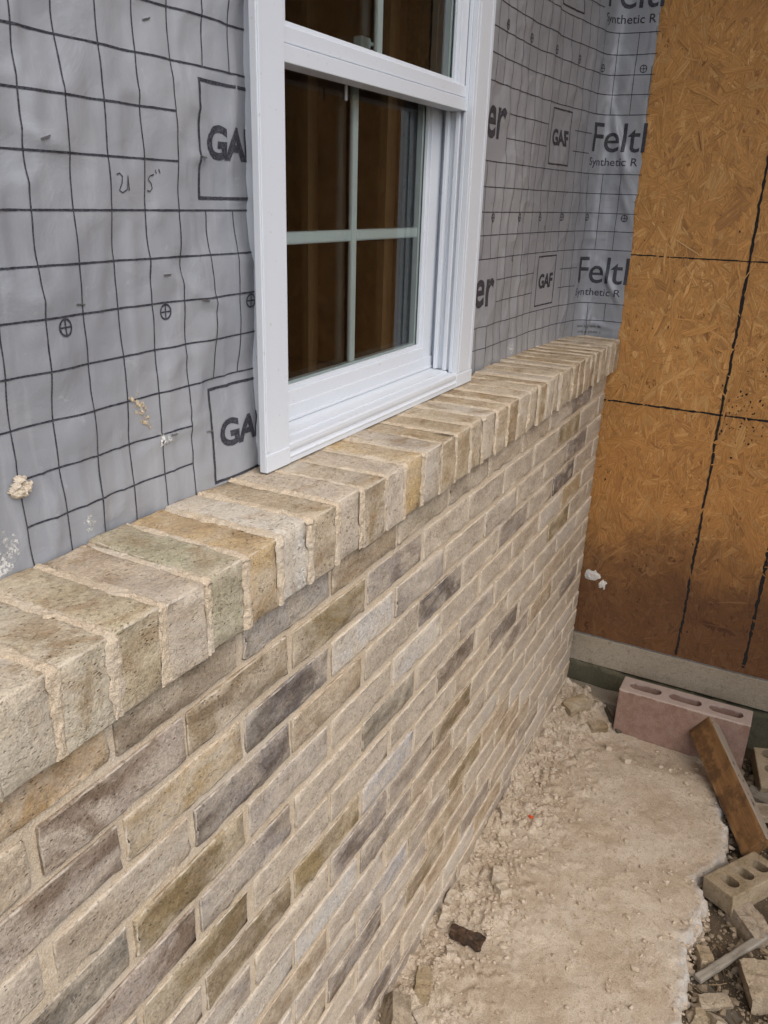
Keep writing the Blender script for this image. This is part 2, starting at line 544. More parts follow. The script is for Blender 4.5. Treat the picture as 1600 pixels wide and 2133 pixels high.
cx = np.arange(.62, 2.49, .0046); cy = np.arange(-.64, .0035, .0046)
X, Y = np.meshgrid(cx, cy, indexing='ij')
D = edge_dist(X, Y) + .010 * fbm(X * 24, Y * 24, 0, 41, 3) + .0045 * fbm(X * 95, Y * 95, 0, 43, 2)
Z = crust_top(X, Y)
t = np.clip(D / .006, 0, 1)
rim = np.exp(-((D - .008) / .022) ** 2)
Z = Z * (.5 + .5 * t) + rim * (.001 + .0035 * fbm(X * 45, Y * 45, 0, 17, 4))
Z = np.where(D < 0, np.maximum(-.055, Z + D * 4.5), Z)
keep = D > -.022
idx = -np.ones(X.shape, int); idx[keep] = np.arange(keep.sum())
V = np.stack([X[keep], Y[keep], Z[keep]], 1)
k4 = keep[:-1, :-1] & keep[1:, :-1] & keep[1:, 1:] & keep[:-1, 1:]
ii, jj = np.where(k4)
F = np.stack([idx[ii, jj], idx[ii + 1, jj], idx[ii + 1, jj + 1], idx[ii, jj + 1]], 1).tolist()
def mat_spill_rim():
    q = M('mortar_crust', .97, .1)
    v = q.coord()
    n1 = q.noise(v, 6, 6, .65); n2 = q.noise(v, 75, 5, .75); n3 = q.noise(v, 420, 3, .7)
    c = q.mix(q.ramp(n1, .36, .62), (.470, .378, .278), (.575, .492, .388))
    c = q.mix(q.ramp(q.noise(v, 13, 5, .7), .5, .66, 0, .42), c, (.41, .315, .215))
    c = q.mix(q.ramp(n2, .50, .68, 0, .6), c, (.345, .262, .178))
    c = q.mix(q.ramp(q.noise(v, 38, 5, .8), .56, .68, 0, .55), c, (.60, .54, .46))
    rimf = q.attr('rim').outputs['Fac']
    c = q.mix(q.math('MULTIPLY', rimf, q.ramp(n2, .38, .58, .25, 1.0)), c, (.50, .475, .44))
    c = q.mix(1.0, c, q.ramp(n3, .3, .7, .74, 1.18, False), 'MULTIPLY')
    c = q.mix(q.math('MULTIPLY', q.ramp(q.voro(v, 95), .08, .22, .8, 0), q.ramp(q.noise(v, 26, 3), .48, .58)), c, (.20, .125, .06))  # dark flecks here and below paint in the small shadows of crumbs
    crumb_shade = q.math('MULTIPLY', q.ramp(q.noise(v, 105, 4, .75, 1.5), .60, .72), q.ramp(q.noise(v, 18, 3), .46, .60))
    c = q.mix(q.math('MULTIPLY', crumb_shade, .8), c, (.25, .165, .09))
    q.color(c)
    h = q.math('ADD', q.math('MULTIPLY', n2, 1.2), q.math('MULTIPLY', n3, .7))
    q.normal(q.bump(h, .9, .004))
    return q.m
me = mesh('mortar_crust', V, F)
at = me.attributes.new('rim', 'FLOAT', 'POINT')
rv = np.exp(-((D - .002) / .013) ** 2) * (np.clip((-.40 - Y) / .12, 0, 1))
at.data.foreach_set('value', rv[keep].astype(np.float32))
crust = link('mortar_crust', me, mat_spill_rim(), smooth=True)
tag(crust, 'pale crust of spilled dried mortar lying along the foot of the brick wall', 'mortar crust')

def sample_crust(x, y):
    return float(crust_top(np.array([[x]]), np.array([[y]]))[0, 0])

# ------------------------------------------------------------------ house wall behind (hidden layers), room, added shade wall and roof
hw = boxes('house_wall', [(-4, .93, .172, .30, -.3, 3.0), (1.64, 2.7, .172, .30, -.3, 3.0), (.93, 1.64, .172, .30, -.3, 1.225), (.93, 1.64, .172, .30, 2.46, 3.0)], CORE, None, 0)
struct(hw)
room = boxes('room', [(-4, 3.6, 2.9, 3.0, 0, 3), (3.5, 3.6, .30, 2.9, 0, 3), (-4.1, -4, .30, 2.9, 0, 3), (-4.1, 3.6, .30, 3.0, .0, .25), (-4.1, 3.6, .18, 3.0, 3.0, 3.1)], KRAFT, None, 0)
struct(room)
sm = None
for i, y in enumerate(np.arange(.45, 2.9, .406)):
    if sm is None:
        o = boxes('stud', [(3.41, 3.498, 0, .038, .25, 3)], STUD, room, .001); sm = o.data
    else:
        o = link('stud', sm, None, room)
    o.location = (0, y, 0)
for i, x in enumerate(np.arange(-1.0, 3.4, .406)):
    o = link('stud', sm, None, room)
    o.rotation_euler = (0, 0, math.pi / 2); o.location = (x, -.602, 0)
pw = boxes('added_shade_wall', [(1.6, 2.519, -1.72, -1.62, -.05, 3.0)], CORE, None, 0)  # added out of view to darken the right corner
tag(pw, 'unseen board wall added opposite the window to shade the right corner', 'board wall')
ro = boxes('added_shade_roof', [(1.55, 2.6, -1.75, -.36, 3.02, 3.06), (-6, 3.2, -.34, .172, 3.02, 3.06), (-6, 3.2, -.36, -.34, 2.98, 3.2)], SHADE_BOARD, None, 0)  # roof assumed out of view, widened to shade the right corner
struct(ro)

# ------------------------------------------------------------------ brick wall
wall = thing('brick_wall', 'pale tan and grey brick wall with sandy mortar and a projecting sill course on top', 'brick wall')
CH, BL, J0 = .0667, .2032, .767
ZT = 1.1327                      # top of the first course
XEND = 2.463
PAL = [((.50, .425, .34), .25, 32), ((.47, .385, .29), .35, 24), ((.42, .32, .21), .5, 12), ((.37, .315, .265), .55, 9),
       ((.47, .41, .35), .4, 14), ((.31, .235, .145), .6, 6), ((.27, .23, .205), .8, 5), ((.54, .485, .415), .12, 12)]
def pick():
    r = random.uniform(0, sum(p[2] for p in PAL))
    for c, a, w in PAL:
        r -= w
        if r <= 0: return c, a
    return PAL[0][:2]
OL, DG, BR, WH, GY, TN, OR = ((.30, .225, .115), .6), ((.20, .175, .165), .8), ((.43, .355, .295), 1.0), ((.57, .53, .48), .05), ((.34, .295, .26), .6), ((.47, .345, .19), .35), ((.43, .28, .13), .6)
SPEC = {(2, .5): OL, (3, 0): DG, (4, -.5): DG, (2, 1.5): GY, (4, 2.5): DG, (2, -1.5): BR, (3, -1): TN, (8, .5): OL, (7, -1): OL, (10, .5): WH, (3, 1): WH, (6, -.5): GY, (6, -1.5): BR,
        (5, -2): ((.24, .22, .185), .8), (3, -2): BR, (5, -1): OL, (3, 2): GY, (7, 3): ((.24, .19, .15), .9), (4, 6.5): DG, (2, 6.5): OL, (5, 7): TN, (6, 6.5): OL, (12, 3.5): OL, (10, 1.5): GY, (1, -2): OR, (1, -1): ((.36, .29, .21), .6),
        (1, 0): ((.42, .375, .325), .2), (1, 2): ((.36, .30, .22), .5), (1, 3): ((.37, .31, .24), .5), (5, 2): WH, (8, 1.5): ((.44, .42, .41), .3), (9, 3): ((.25, .18, .10), .5), (12, 1.5): ((.43, .41, .40), .4), (6, 1.5): ((.27, .24, .19), .8), (8, -.5): ((.29, .22, .13), .6)}
variants = [rb_mesh('brick_shape', (.1915, .09, .0550), (13, 3, 6), .0021, .0008, 30, seed=s, skip='y+', ragged=.0026) for s in range(12)]
half = [rb_mesh('cut_brick_shape', (.09, .09, .0550), (6, 3, 5), .0030, .0007, 26, seed=40 + s, skip='y+', ragged=.0016) for s in range(3)]
for c in range(1, 18):
    zc = ZT - (c - .5) * CH
    ph = .5 if c % 2 else 0.0
    for n in range(-4, 10):
        x0 = J0 + BL * (n + ph) + random.uniform(-.003, .003)
        x1 = x0 + BL
        cen = n + ph + .5
        if x0 > XEND - .03: continue
        me = random.choice(variants)
        xc = (x0 + x1) / 2; sx = 1.0
        if x1 > XEND - .02:
            w = XEND - x0 - .005
            me = random.choice(half); xc = x0 + .005 + w / 2; sx = w / .09
            if w < .03: continue
        o = link('brick', me, BRICK, wall, True)
        o.location = (xc, .045 + random.uniform(-.0012, .0010), zc + random.uniform(-.0012, .0012))
        o.rotation_euler = (random.uniform(-.008, .008), random.uniform(-.006, .006), random.uniform(-.004, .004))
        o.scale = (sx * random.uniform(.992, 1.012), 1, random.uniform(.985, 1.03))
        col, a = SPEC.get((c, round(cen * 2) / 2), pick())
        j = random.uniform(.93, 1.07)
        o.color = (col[0] * j, col[1] * j, col[2] * j, a)

# mortar bed: one rough sheet just behind the brick faces, with real depth behind it
mx = np.arange(-.12, XEND + .001, .0042); mz = np.arange(-.06, ZT + .004, .0042)
X, Z = np.meshgrid(mx, mz, indexing='ij')
Yv = .0030 + .0007 * fbm(X * 60, Z * 60, 0, 51, 2) + .0007 * fbm(X * 8, Z * 30, 0, 52, 2)
n1, n2 = X.shape
V = np.stack([X.ravel(), Yv.ravel(), Z.ravel()], 1)
F = [[i * n2 + j, (i + 1) * n2 + j, (i + 1) * n2 + j + 1, i * n2 + j + 1] for i in range(n1 - 1) for j in range(n2 - 1)]
b0 = len(V)
V = np.vstack([V, [(XEND, .09, -.06), (XEND, .09, ZT + .004), (XEND, .003, -.06), (XEND, .003, ZT + .004), (-.12, .09, -.06), (-.12, .09, ZT + .004), (-.12, .003, ZT + .004)]])
F += [[b0 + 2, b0, b0 + 1, b0 + 3], [b0, b0 + 4, b0 + 5, b0 + 1], [b0 + 3, b0 + 1, b0 + 5, b0 + 6]]
link('mortar', mesh('mortar', V, F), MORTAR, wall, True)

# sill course of bricks on edge
SZ = 1.2165
joints = [.46 + .0664 * k for k in range(-6, 20)]
xlast = joints[-1]
nrem = 14
joints += [xlast + (2.497 - xlast) / nrem * k for k in range(1, nrem + 1)]
SV = [rb_mesh('sill_brick_shape', (.0565, .176, .090), (4, 11, 7), .0026, .0013, 22, seed=70 + s, ragged=.0024) for s in range(9)]
SP = [((.56, .46, .325), .25), ((.50, .405, .28), .35), ((.56, .485, .385), .15), ((.47, .37, .24), .4), ((.53, .44, .325), .25), ((.50, .39, .25), .4)]
SSPEC = {3: ((.53, .455, .36), .2), 4: ((.54, .47, .36), .2), 5: ((.56, .50, .38), .12), 6: ((.51, .43, .29), .4), 7: ((.50, .40, .29), .55), 8: ((.45, .415, .29), .4), 9: ((.53, .38, .20), .45), 10: ((.62, .58, .51), .05), 11: ((.49, .40, .28), .35), 12: ((.53, .45, .36), .2),
         13: ((.50, .42, .31), .3), 14: ((.53, .45, .36), .2), 15: ((.54, .39, .20), .3), 16: ((.49, .42, .34), .3), 22: ((.35, .245, .13), .4)}
JP = []
for k, (a, b) in enumerate(zip(joints[:-1], joints[1:])):
    o = link('sill_brick', SV[k % 9] if k % 2 else random.choice(SV), BRICK_S, wall, True)
    o.location = ((a + b) / 2 + random.uniform(-.001, .001), .072 + random.uniform(-.003, .003), SZ - .0455 + random.uniform(-.002, .002))
    o.rotation_euler = (random.uniform(-.012, .012), random.uniform(-.045, .045) if k > 14 else random.uniform(-.02, .02), random.uniform(-.02, .02))
    o.scale = ((b - a - .0085) / .0565, 1, 1)
    col, al = SSPEC.get(k, random.choice(SP))
    j = random.uniform(.95, 1.06)
    o.color = (col[0] * j, col[1] * j, col[2] * j, al)
VV, FF, off = [], [], 0
def bead_path():
    P, N = [], []
    r, y0, y1, zt, zb = .006, .158, -.0165, SZ - .0008, SZ - .0905
    for y in np.arange(y0, y1 + r, -.0015): P.append((y, zt)); N.append((0, 1))
    for a in np.linspace(0, math.pi / 2, 7): P.append((y1 + r - r * math.sin(a), zt - r + r * math.cos(a))); N.append((-math.sin(a), math.cos(a)))
    for z in np.arange(zt - r, zb, -.0015): P.append((y1, z)); N.append((-1, 0))
    return np.array(P), np.array(N)
BP, BN = bead_path()
LS = np.arange(len(BP)) * .0015
for k, x in enumerate(joints):
    th = random.uniform(.0095, .0125)
    P, F, E = rough_box((th, .174, .089), (2, 3, 3), .002, 0, seed=k)
    P = P + np.array([x, .072, SZ - .0455])
    VV.append(P); FF += [[q + off for q in f] for f in F]; off += len(P)
    A = np.linspace(-1, 1, 9)
    S_, A_ = np.meshgrid(LS, A, indexing='ij')
    wide = (th / 2 + .0012) * (1 + .42 * fbm(S_ * 60 + k * 7, 0 * S_, 0, 15, 2))
    prof_ = np.clip(1 - np.abs(A_) ** 2.6, 0, 1)
    lump = .0011 + .0019 * fbm(S_ * 26 + k * 5, A_ * .5, 0, 16, 2) + .0013 * fbm(S_ * 200, A_ * 2.0 + k * 9, 0, 90, 2)
    hh = np.maximum(prof_ * lump, -.0016) - .0010 * (np.abs(A_) > .9)
    wand = .0010 * fbm(S_ * 20 + k * 3, 0 * S_, 0, 18, 2)
    PX = x + A_ * wide + wand + .0005 * vn(S_ * 300, A_ * 3 + k, 0, 19)
    PY = BP[:, 0][:, None] + BN[:, 0][:, None] * hh
    PZ = BP[:, 1][:, None] + BN[:, 1][:, None] * hh
    V = np.stack([PX.ravel(), PY.ravel(), PZ.ravel()], 1)
    n2 = len(A)
    FF += [[off + i * n2 + j, off + i * n2 + j + 1, off + (i + 1) * n2 + j + 1, off + (i + 1) * n2 + j] for i in range(len(LS) - 1) for j in range(n2 - 1)]
    VV.append(V); off += len(V)
me = mesh('sill_mortar', np.vstack(VV), FF)
bm = bmesh.new(); bm.from_mesh(me); bmesh.ops.recalc_face_normals(bm, faces=bm.faces); bm.to_mesh(me); bm.free()
link('sill_mortar', me, MORTAR, wall, True)

# ------------------------------------------------------------------ felt underlay
GRID = .0525
def gline(k): return .788 + GRID * k
class Sheet:
    """developed sheet: (u, v=z) to a point on a path in plan, with wrinkles"""
    def __init__(s, pts, seed, amp):
        s.seed, s.amp = seed, amp
        P = np.array(pts, float)
        # Catmull-Rom smoothing of the path
        Q = []
        for i in range(len(P) - 1):
            p0, p1, p2, p3 = P[max(i - 1, 0)], P[i], P[i + 1], P[min(i + 2, len(P) - 1)]
            for t in np.linspace(0, 1, 12, endpoint=False):
                Q.append(.5 * ((2 * p1) + (-p0 + p2) * t + (2 * p0 - 5 * p1 + 4 * p2 - p3) * t ** 2 + (-p0 + 3 * p1 - 3 * p2 + p3) * t ** 3))
        Q.append(P[-1]); s.Q = np.array(Q)
        s.U = P[0][0] + np.concatenate([[0], np.cumsum(np.linalg.norm(np.diff(s.Q, axis=0), axis=1))])
    def h(s, u, v):
        a = s.amp
        r = a * .0030 * fbm(u * 5.5, v * 4.2, 0, s.seed, 2) + a * .0025 * fbm(u * 14, v * 9, 0, s.seed + 5, 2)
        r = r + a * .0020 * (1 - np.abs(vn(u * 20 + 2 * vn(u * 4, v * 4, 0, 3), v * 11, 0, s.seed + 9))) ** 3
        r = r + a * .0009 * vn(u * 42, v * 26, 0, s.seed + 12)
        for (cu, cv, du, dv, ln, hh, w) in s.creases:
            n = math.hypot(du, dv); du, dv = du / n, dv / n
            t = (u - cu) * du + (v - cv) * dv
            q = -(u - cu) * dv + (v - cv) * du
            r = r + hh * np.exp(-(q / w) ** 2) * np.exp(-(t / ln) ** 2)
        return np.maximum(r + a * .0008 * fbm(u * 34, v * 30, 0, s.seed + 21, 2), s.low)
    low = -.0070
    creases = []
    def pos(s, u, v, lift=0.0):
        u = np.asarray(u, float); v = np.asarray(v, float)
        x = np.interp(u, s.U, s.Q[:, 0]); y = np.interp(u, s.U, s.Q[:, 1])
        e = .002
        dx = np.interp(u + e, s.U, s.Q[:, 0]) - np.interp(u - e, s.U, s.Q[:, 0]); dy = np.interp(u + e, s.U, s.Q[:, 1]) - np.interp(u - e, s.U, s.Q[:, 1])
        n = np.hypot(dx, dy) + 1e-12
        nx, ny = dy / n, -dx / n              # outward: -y on the long wall
        h = s.h(u, v) + lift
        return np.stack([x + nx * h, y + ny * h, v], -1)
    def mesh(s, name, u0, u1, v0, v1, step=.005):
        us = np.arange(u0, u1 + 1e-6, step); vs = np.arange(v0, v1 + 1e-6, step)
        A, B = np.meshgrid(us, vs, indexing='ij')
        if hasattr(s, 'trim'): A = s.trim(A, B, u1)
        P = s.pos(A.ravel(), B.ravel())
        n2 = len(vs)
        F = [[i * n2 + j, (i + 1) * n2 + j, (i + 1) * n2 + j + 1, i * n2 + j + 1] for i in range(len(us) - 1) for j in range(n2 - 1)]
        return mesh(name, P, F)

class Print2D:
    def __init__(s): s.v, s.f = [], []
    def strip(s, pts, w, step=.006):
        """ribbon of width w along a polyline"""
        P = []
        for a, b in zip(pts[:-1], pts[1:]):
            n = max(1, int(math.hypot(b[0] - a[0], b[1] - a[1]) / step))
            for i in range(n): P.append((a[0] + (b[0] - a[0]) * i / n, a[1] + (b[1] - a[1]) * i / n))
        P.append(pts[-1])
        b0 = len(s.v)
        for i, p in enumerate(P):
            q0, q1 = P[max(i - 1, 0)], P[min(i + 1, len(P) - 1)]
            dx, dy = q1[0] - q0[0], q1[1] - q0[1]; n = math.hypot(dx, dy) or 1
            ww = w * random.uniform(.86, 1.12) / 2
            s.v += [(p[0] - dy / n * ww, p[1] + dx / n * ww), (p[0] + dy / n * ww, p[1] - dx / n * ww)]
        for i in range(len(P) - 1):
            s.f.append([b0 + 2 * i, b0 + 2 * i + 1, b0 + 2 * i + 3, b0 + 2 * i + 2])
    def line(s, a, b, w): s.strip([a, b], w)
    def ring(s, c, r, w, n=28):
        s.strip([(c[0] + r * math.cos(2 * math.pi * i / n), c[1] + r * math.sin(2 * math.pi * i / n)) for i in range(n + 1)], w, .02)
    def cross(s, c, r=.0085):
        s.ring(c, r, .0022); s.line((c[0] - r, c[1]), (c[0] + r, c[1]), .0018); s.line((c[0], c[1] - r), (c[0], c[1] + r), .0018)
    def text(s, txt, u, v, cap, width=None, bold=0.0, clip=None, space=1.0):
        cu = bpy.data.curves.new('t', 'FONT'); cu.body = txt; cu.size = 1.0; cu.offset = bold; cu.resolution_u = 4; cu.space_character = space
        cu.fill_mode = 'FRONT'
        o = bpy.data.objects.new('t', cu); COL.objects.link(o)
        dg = bpy.context.evaluated_depsgraph_get()
        me = bpy.data.meshes.new_from_object(o.evaluated_get(dg))
        bpy.data.objects.remove(o); bpy.data.curves.remove(cu)
        bm = bmesh.new(); bm.from_mesh(me); bpy.data.meshes.remove(me)
        bmesh.ops.remove_doubles(bm, verts=bm.verts, dist=1e-5)
        k = cap / .729
        xs = [q.co.x for q in bm.verts]; x0, x1 = min(xs), max(xs)
        kx = k if width is None else width / (x1 - x0)
        for q in bm.verts: q.co = Vector((u + (q.co.x - x0) * kx, v + q.co.y * k, 0))
        if clip is not None:
            for (lo, hi) in [clip]:
                for val, nrm in ((lo, 1), (hi, -1)):
                    if val is None: continue
                    bmesh.ops.bisect_plane(bm, geom=bm.verts[:] + bm.edges[:] + bm.faces[:], plane_co=(val, 0, 0), plane_no=(-nrm, 0, 0), clear_outer=True)
        for _ in range(3):
            es = [e for e in bm.edges if e.calc_length() > .007]
            if not es: break
            bmesh.ops.subdivide_edges(bm, edges=es, cuts=1)
            bmesh.ops.triangulate(bm, faces=bm.faces[:])
        bm.verts.ensure_lookup_table()
        b0 = len(s.v)
        for i, q in enumerate(bm.verts): q.index = i; s.v.append((q.co.x, q.co.y))
        s.f += [[b0 + q.index for q in f.verts] for f in bm.faces]
        bm.free()
    def build(s, name, sheet, parent, lift=.0007):
        A = np.array(s.v)
        me = mesh(name, sheet.pos(A[:, 0], A[:, 1], lift), s.f)
        o = link(name, me, INK, parent); s.v, s.f = [], []
        return o

def gaf(pr, u, v0, w=.132, h=.128):
    t = .0038
    pr.strip([(u, v0), (u, v0 + h)], t); pr.strip([(u + w, v0), (u + w, v0 + h)], t)
    pr.strip([(u - t / 2, v0), (u + w + t / 2, v0)], t); pr.strip([(u - t / 2, v0 + h), (u + w + t / 2, v0 + h)], t)
    pr.text('GAF', u + w * .12, v0 + h * .36, .037, .100, .036, space=.93)

HW, VW = .0021, .0016
# ---- left sheet
SL = Sheet([(-.4, .163), (.3, .163), (.96, .163)], 4, 1.5)
SL.creases = [(.600, 1.633, 1, -.35, .03, .004, .008), (.83, 1.628, 1, .1, .018, .003, .006), (.79, 1.485, 1, -.55, .05, .004, .009), (.77, 1.305, 1, .15, .05, .003, .008),
              (.66, 1.50, .25, 1, .10, .0025, .010), (.745, 1.50, .5, -1, .03, .003, .008), (.55, 1.66, .4, -1, .08, .003, .012), (.84, 1.46, 1, -.3, .03, .003, .008)]
fl = thing('felt_underlay', 'grey printed felt underlay with square grid and handwritten numbers left of the window', 'roofing felt')
link('felt_sheet', SL.mesh('felt_sheet', -.35, .945, 1.19, 2.4), FELT, fl, True)
rows = [1.205 + .156, 1.205 + .156 + .0525, 1.466, 1.517]
RW = [1.205, 1.258, 1.309, 1.361, 1.413, 1.466, 1.517, 1.569, 1.622, 1.674, 1.725, 1.776, 1.828, 1.880, 1.933]
bands = [(1.205, 1.361), (1.569, 1.725), (1.933, 2.089)]
def inband(z):
    for a, b in bands:
        if a + .004 < z < b - .004: return (a, b)
    return None
pr = Print2D()
ucell0, ucell1 = gline(-5), gline(0)          # block of cells inside a band
for z in RW:
    b = inband(z)
    if b is None: pr.line((-.3, z), (.94, z), HW)
    else: pr.line((ucell0 if z < 1.4 else .2, z), (ucell1, z), HW)
for k in range(-18, 3):
    u = gline(k)
    segs = [(1.361, 1.569), (1.725, 1.933)]
    if -5 <= k <= 0: segs += bands[:2]
    elif k < -5: segs += [bands[1]]
    for a, b in segs: pr.line((u, a), (u, b), VW)
pr.build('printed_grid', SL, fl)
for z in (1.455, 1.839):
    for u in (.603 - .315, .603 - .158, .603, .7585, .917): pr.cross((u, z)); pr.build('printed_mark', SL, fl)
for z0 in (1.219, 1.583): gaf(pr, .830, z0); pr.build('printed_logo', SL, fl)
k = lambda pts, sx: [(u, v) for u, v in pts]
pr.strip([(.6925, 1.6045), (.697, 1.606), (.7005, 1.603), (.6995, 1.596), (.696, 1.589), (.700, 1.5865), (.706, 1.590), (.709, 1.603)], .0013, .004)
pr.build('handwriting', SL, fl, .0009); pr.strip([(.709, 1.604), (.7095, 1.589)], .0013); pr.build('handwriting', SL, fl, .0009)
pr.strip([(.752, 1.6065), (.744, 1.6045), (.741, 1.601), (.7465, 1.597), (.7475, 1.592), (.744, 1.5885), (.7395, 1.5895)], .0013, .004); pr.build('handwriting', SL, fl, .0009)
pr.strip([(.7545, 1.6115), (.7560, 1.6075)], .0011); pr.build('handwriting', SL, fl, .0009); pr.strip([(.7595, 1.6125), (.7612, 1.608)], .0011)
pr.build('handwriting', SL, fl, .0009)

# ---- right sheet, lapped round the inside corner on to the board wall
SR = Sheet([(1.55, .165), (1.75, .166), (1.95, .164), (2.12, .160), (2.30, .148), (2.43, .130), (2.487, .114), (2.508, .092), (2.514, .06), (2.514, .02), (2.514, -.06)], 23, 1.25)
UE = float(np.interp(.012, (-SR.Q[:, 1])[::1], SR.U)) if False else None
us = SR.U[(SR.Q[:, 0] > 2.5)]; ys = SR.Q[SR.Q[:, 0] > 2.5][:, 1]
def u_at_y(y): return float(np.interp(-y, -ys, us))
UE = u_at_y(-.014)
SR.trim = lambda A, B, u1: np.where(A > u1 - .0051, A + .004 * vn(B * 30, B * 0, 0, 3) + .006 * vn(B * 3.1, B * 0, 0, 8), A)
SR.low = -.0022
SR.creases = [(u_at_y(.055), 1.74, .35, -1, .11, .010, .012), (u_at_y(.03), 1.36, .6, -1, .05, .009, .008), (u_at_y(.05), 1.25, 1, -.2, .05, .006, .010), (u_at_y(.085), 1.5, .05, 1, .3, .005, .014),
              (u_at_y(.02), 1.59, .45, -1, .05, .006, .009), (u_at_y(.09), 1.26, .2, 1, .05, .008, .008), (2.40, 1.30, .3, 1, .09, .004, .008), (1.93, 1.5, .03, 1, .4, .003, .010), (2.06, 1.6, .03, 1, .4, .002, .012)]
fr_ = thing('felt_underlay', 'grey printed felt underlay with thin grid turned round the inside corner right of the window', 'roofing felt')
link('felt_sheet', SR.mesh('felt_sheet', 1.60, UE, 1.20, 2.4), FELT, fr_, True)
RR = [1.264 - .051 * 0, 1.315, 1.366, 1.417, 1.467, 1.518, 1.567, 1.619, 1.671, 1.722, 1.772, 1.823, 1.873, 1.921, 1.970, 2.022, 2.073, 2.124]
bandr = [(1.315, 1.467), (1.671, 1.823), (2.022, 2.175)]
bx = [2.185]
UT = float(np.interp(2.466, SR.Q[:, 0], SR.U))      # where the lettering "Felt" begins
for z in RR:
    inb = [b for b in bandr if b[0] + .004 < z < b[1] - .004]
    if not inb: pr.line((1.61, z), (UE - .001, z), HW * .9)
    else:
        pr.line((gline(21), z), (2.155, z), HW * .9); pr.line((2.345, z), (UT - .02, z), HW * .9)
kk = 16
while gline(kk) < UE - .004:
    u = gline(kk)
    for a, b in ((1.264, 1.315), (1.467, 1.671), (1.823, 2.022)):
        if a == 1.264 and False: continue
        pr.line((u, a), (u, b), VW * .9)
    if gline(21) - .01 < u < 2.16 or 2.335 < u < UT - .012:
        for a, b in bandr: pr.line((u, a), (u, b), VW * .9)
    kk += 1
for z0 in (1.2015,):
    for kk in range(16, 34): pr.line((gline(kk), z0), (gline(kk), 1.264), VW * .9)
pr.build('printed_grid', SR, fr_)
for z in (1.555, 1.935):
    for u in [1.842 + .159 * i for i in range(5)] + [u_at_y(.0195)]:
        pr.cross((u, z), .0088); pr.build('printed_mark', SR, fr_)
for z0 in (1.328, 1.684, 2.036): gaf(pr, 2.185, z0, .128, .128); pr.build('printed_logo', SR, fr_)
for z0 in (1.315, 1.671, 2.022):
    pr.text('er', 1.765, z0 + .048, .092, .105, .020); pr.build('printed_lettering', SR, fr_)
    pr.text('FeltBuster', UT, z0 + .058, .078, .41, .003, (None, UE - .002), .95); pr.build('printed_lettering', SR, fr_)
    pr.text('Synthetic R', UT - .006, z0 + .022, .0215, .150, .006, (None, UE - .002)); pr.build('printed_lettering', SR, fr_)
pr.text('ticas o grapas de', UT + .02, 1.243, .0085, None, .0, (None, UE - .003)); pr.build('printed_lettering', SR, fr_)
pr.text('nails or plastic c', UT + .025, 1.226, .0085, None, .0, (None, UE - .003))
pr.build('printed_lettering', SR, fr_)
# staples
stm = None
for (sh, par, L) in ((SL, fl, [(.600, 1.634, -.3), (.757, 1.759, -.3), (.760, 1.498, 0), (.628, 1.476, .1), (.82, 1.464, .2), (.835, 1.629, .2), (.755, 1.305, .1), (.824, 1.293, .1)]), (SR, fr_, [(1.99, 1.46, 1.4), (2.2, 1.53, 1.4), (u_at_y(.04), 1.9, .3)])):
    for u, v, a in L:
        if stm is None:
            bm = bmesh.new(); add_box(bm, -.0055, .0055, -.0006, .0006, -.0007, .0007); add_box(bm, -.0055, -.0045, .0006, .004, -.0007, .0007); add_box(bm, .0045, .0055, .0006, .004, -.0007, .0007)
            stm = bpy.data.meshes.new('staple'); bm.to_mesh(stm); bm.free()
        o = link('staple', stm, STEEL, par)
        p = sh.pos([u], [v], .0012)[0]
        o.location = p; o.rotation_euler = (0, a, 0)

# ------------------------------------------------------------------ window
win = thing('window', 'white vinyl double hung window with divided panes standing on the brick sill', 'window', (1.286, .128, 1.2185))
def wp(o):
    o.parent = win
    o.matrix_parent_inverse = Matrix.Translation(win.location).inverted()
    return o
ZB, ZTOP = 1.2185, 2.45
fr = wp(boxes('frame', [(.900, .9595, .128, .139, ZB, ZTOP), (.925, .9595, .1385, .225, ZB, ZTOP), (1.588, 1.672, .128, .139, ZB, ZTOP), (1.612, 1.655, .1385, .225, ZB, ZTOP),
                         (.9595, 1.588, .128, .225, ZTOP - .06, ZTOP),
                         (.902, .9095, .1265, .1285, ZB + .03, ZTOP), (1.655, 1.664, .1265, .1285, ZB + .03, ZTOP), (1.598, 1.640, .1268, .1285, ZB + .03, ZTOP)], VINYL, None, .0012))
# sill: moulded nose and sloped ledge
prof = [(.128, ZB), (.128, ZB + .0065), (.1268, ZB + .0085), (.1268, ZB + .0100), (.130, ZB + .0115), (.1305, ZB + .0155), (.1285, ZB + .018), (.1275, ZB + .022), (.1275, ZB + .0275), (.130, ZB + .0295),
        (.136, ZB + .0305), (.137, ZB + .0285), (.150, ZB + .0300), (.1505, ZB + .0325), (.165, ZB + .034), (.1655, ZB + .0325), (.188, ZB + .036), (.225, ZB + .038), (.225, ZB)]
wp(prism_x('sill', prof, .9592, 1.5885, VINYL))
for xa, xb in ((.9005, .9592), (1.5885, 1.6715)): wp(boxes('sill_end', [(xa, xb, .1262, .1288, ZB, ZB + .026)], VINYL, None, .001))
wp(boxes('jamb_track', [(1.586, 1.592, .139, .146, ZB + .03, ZTOP - .06), (1.583, 1.590, .152, .160, ZB + .034, ZTOP - .06), (1.592, 1.597, .146, .176, ZB + .034, ZTOP - .06), (1.578, 1.592, .172, .179, ZB + .036, ZTOP - .06), (1.596, 1.613, .14, .225, ZB + .03, ZTOP - .06)], VINYL, None, .0008))
wp(boxes('jamb_track', [(.957, .963, .139, .146, ZB + .03, ZTOP - .06), (.958, .972, .172, .179, ZB + .036, ZTOP - .06)], VINYL, None, .0008))
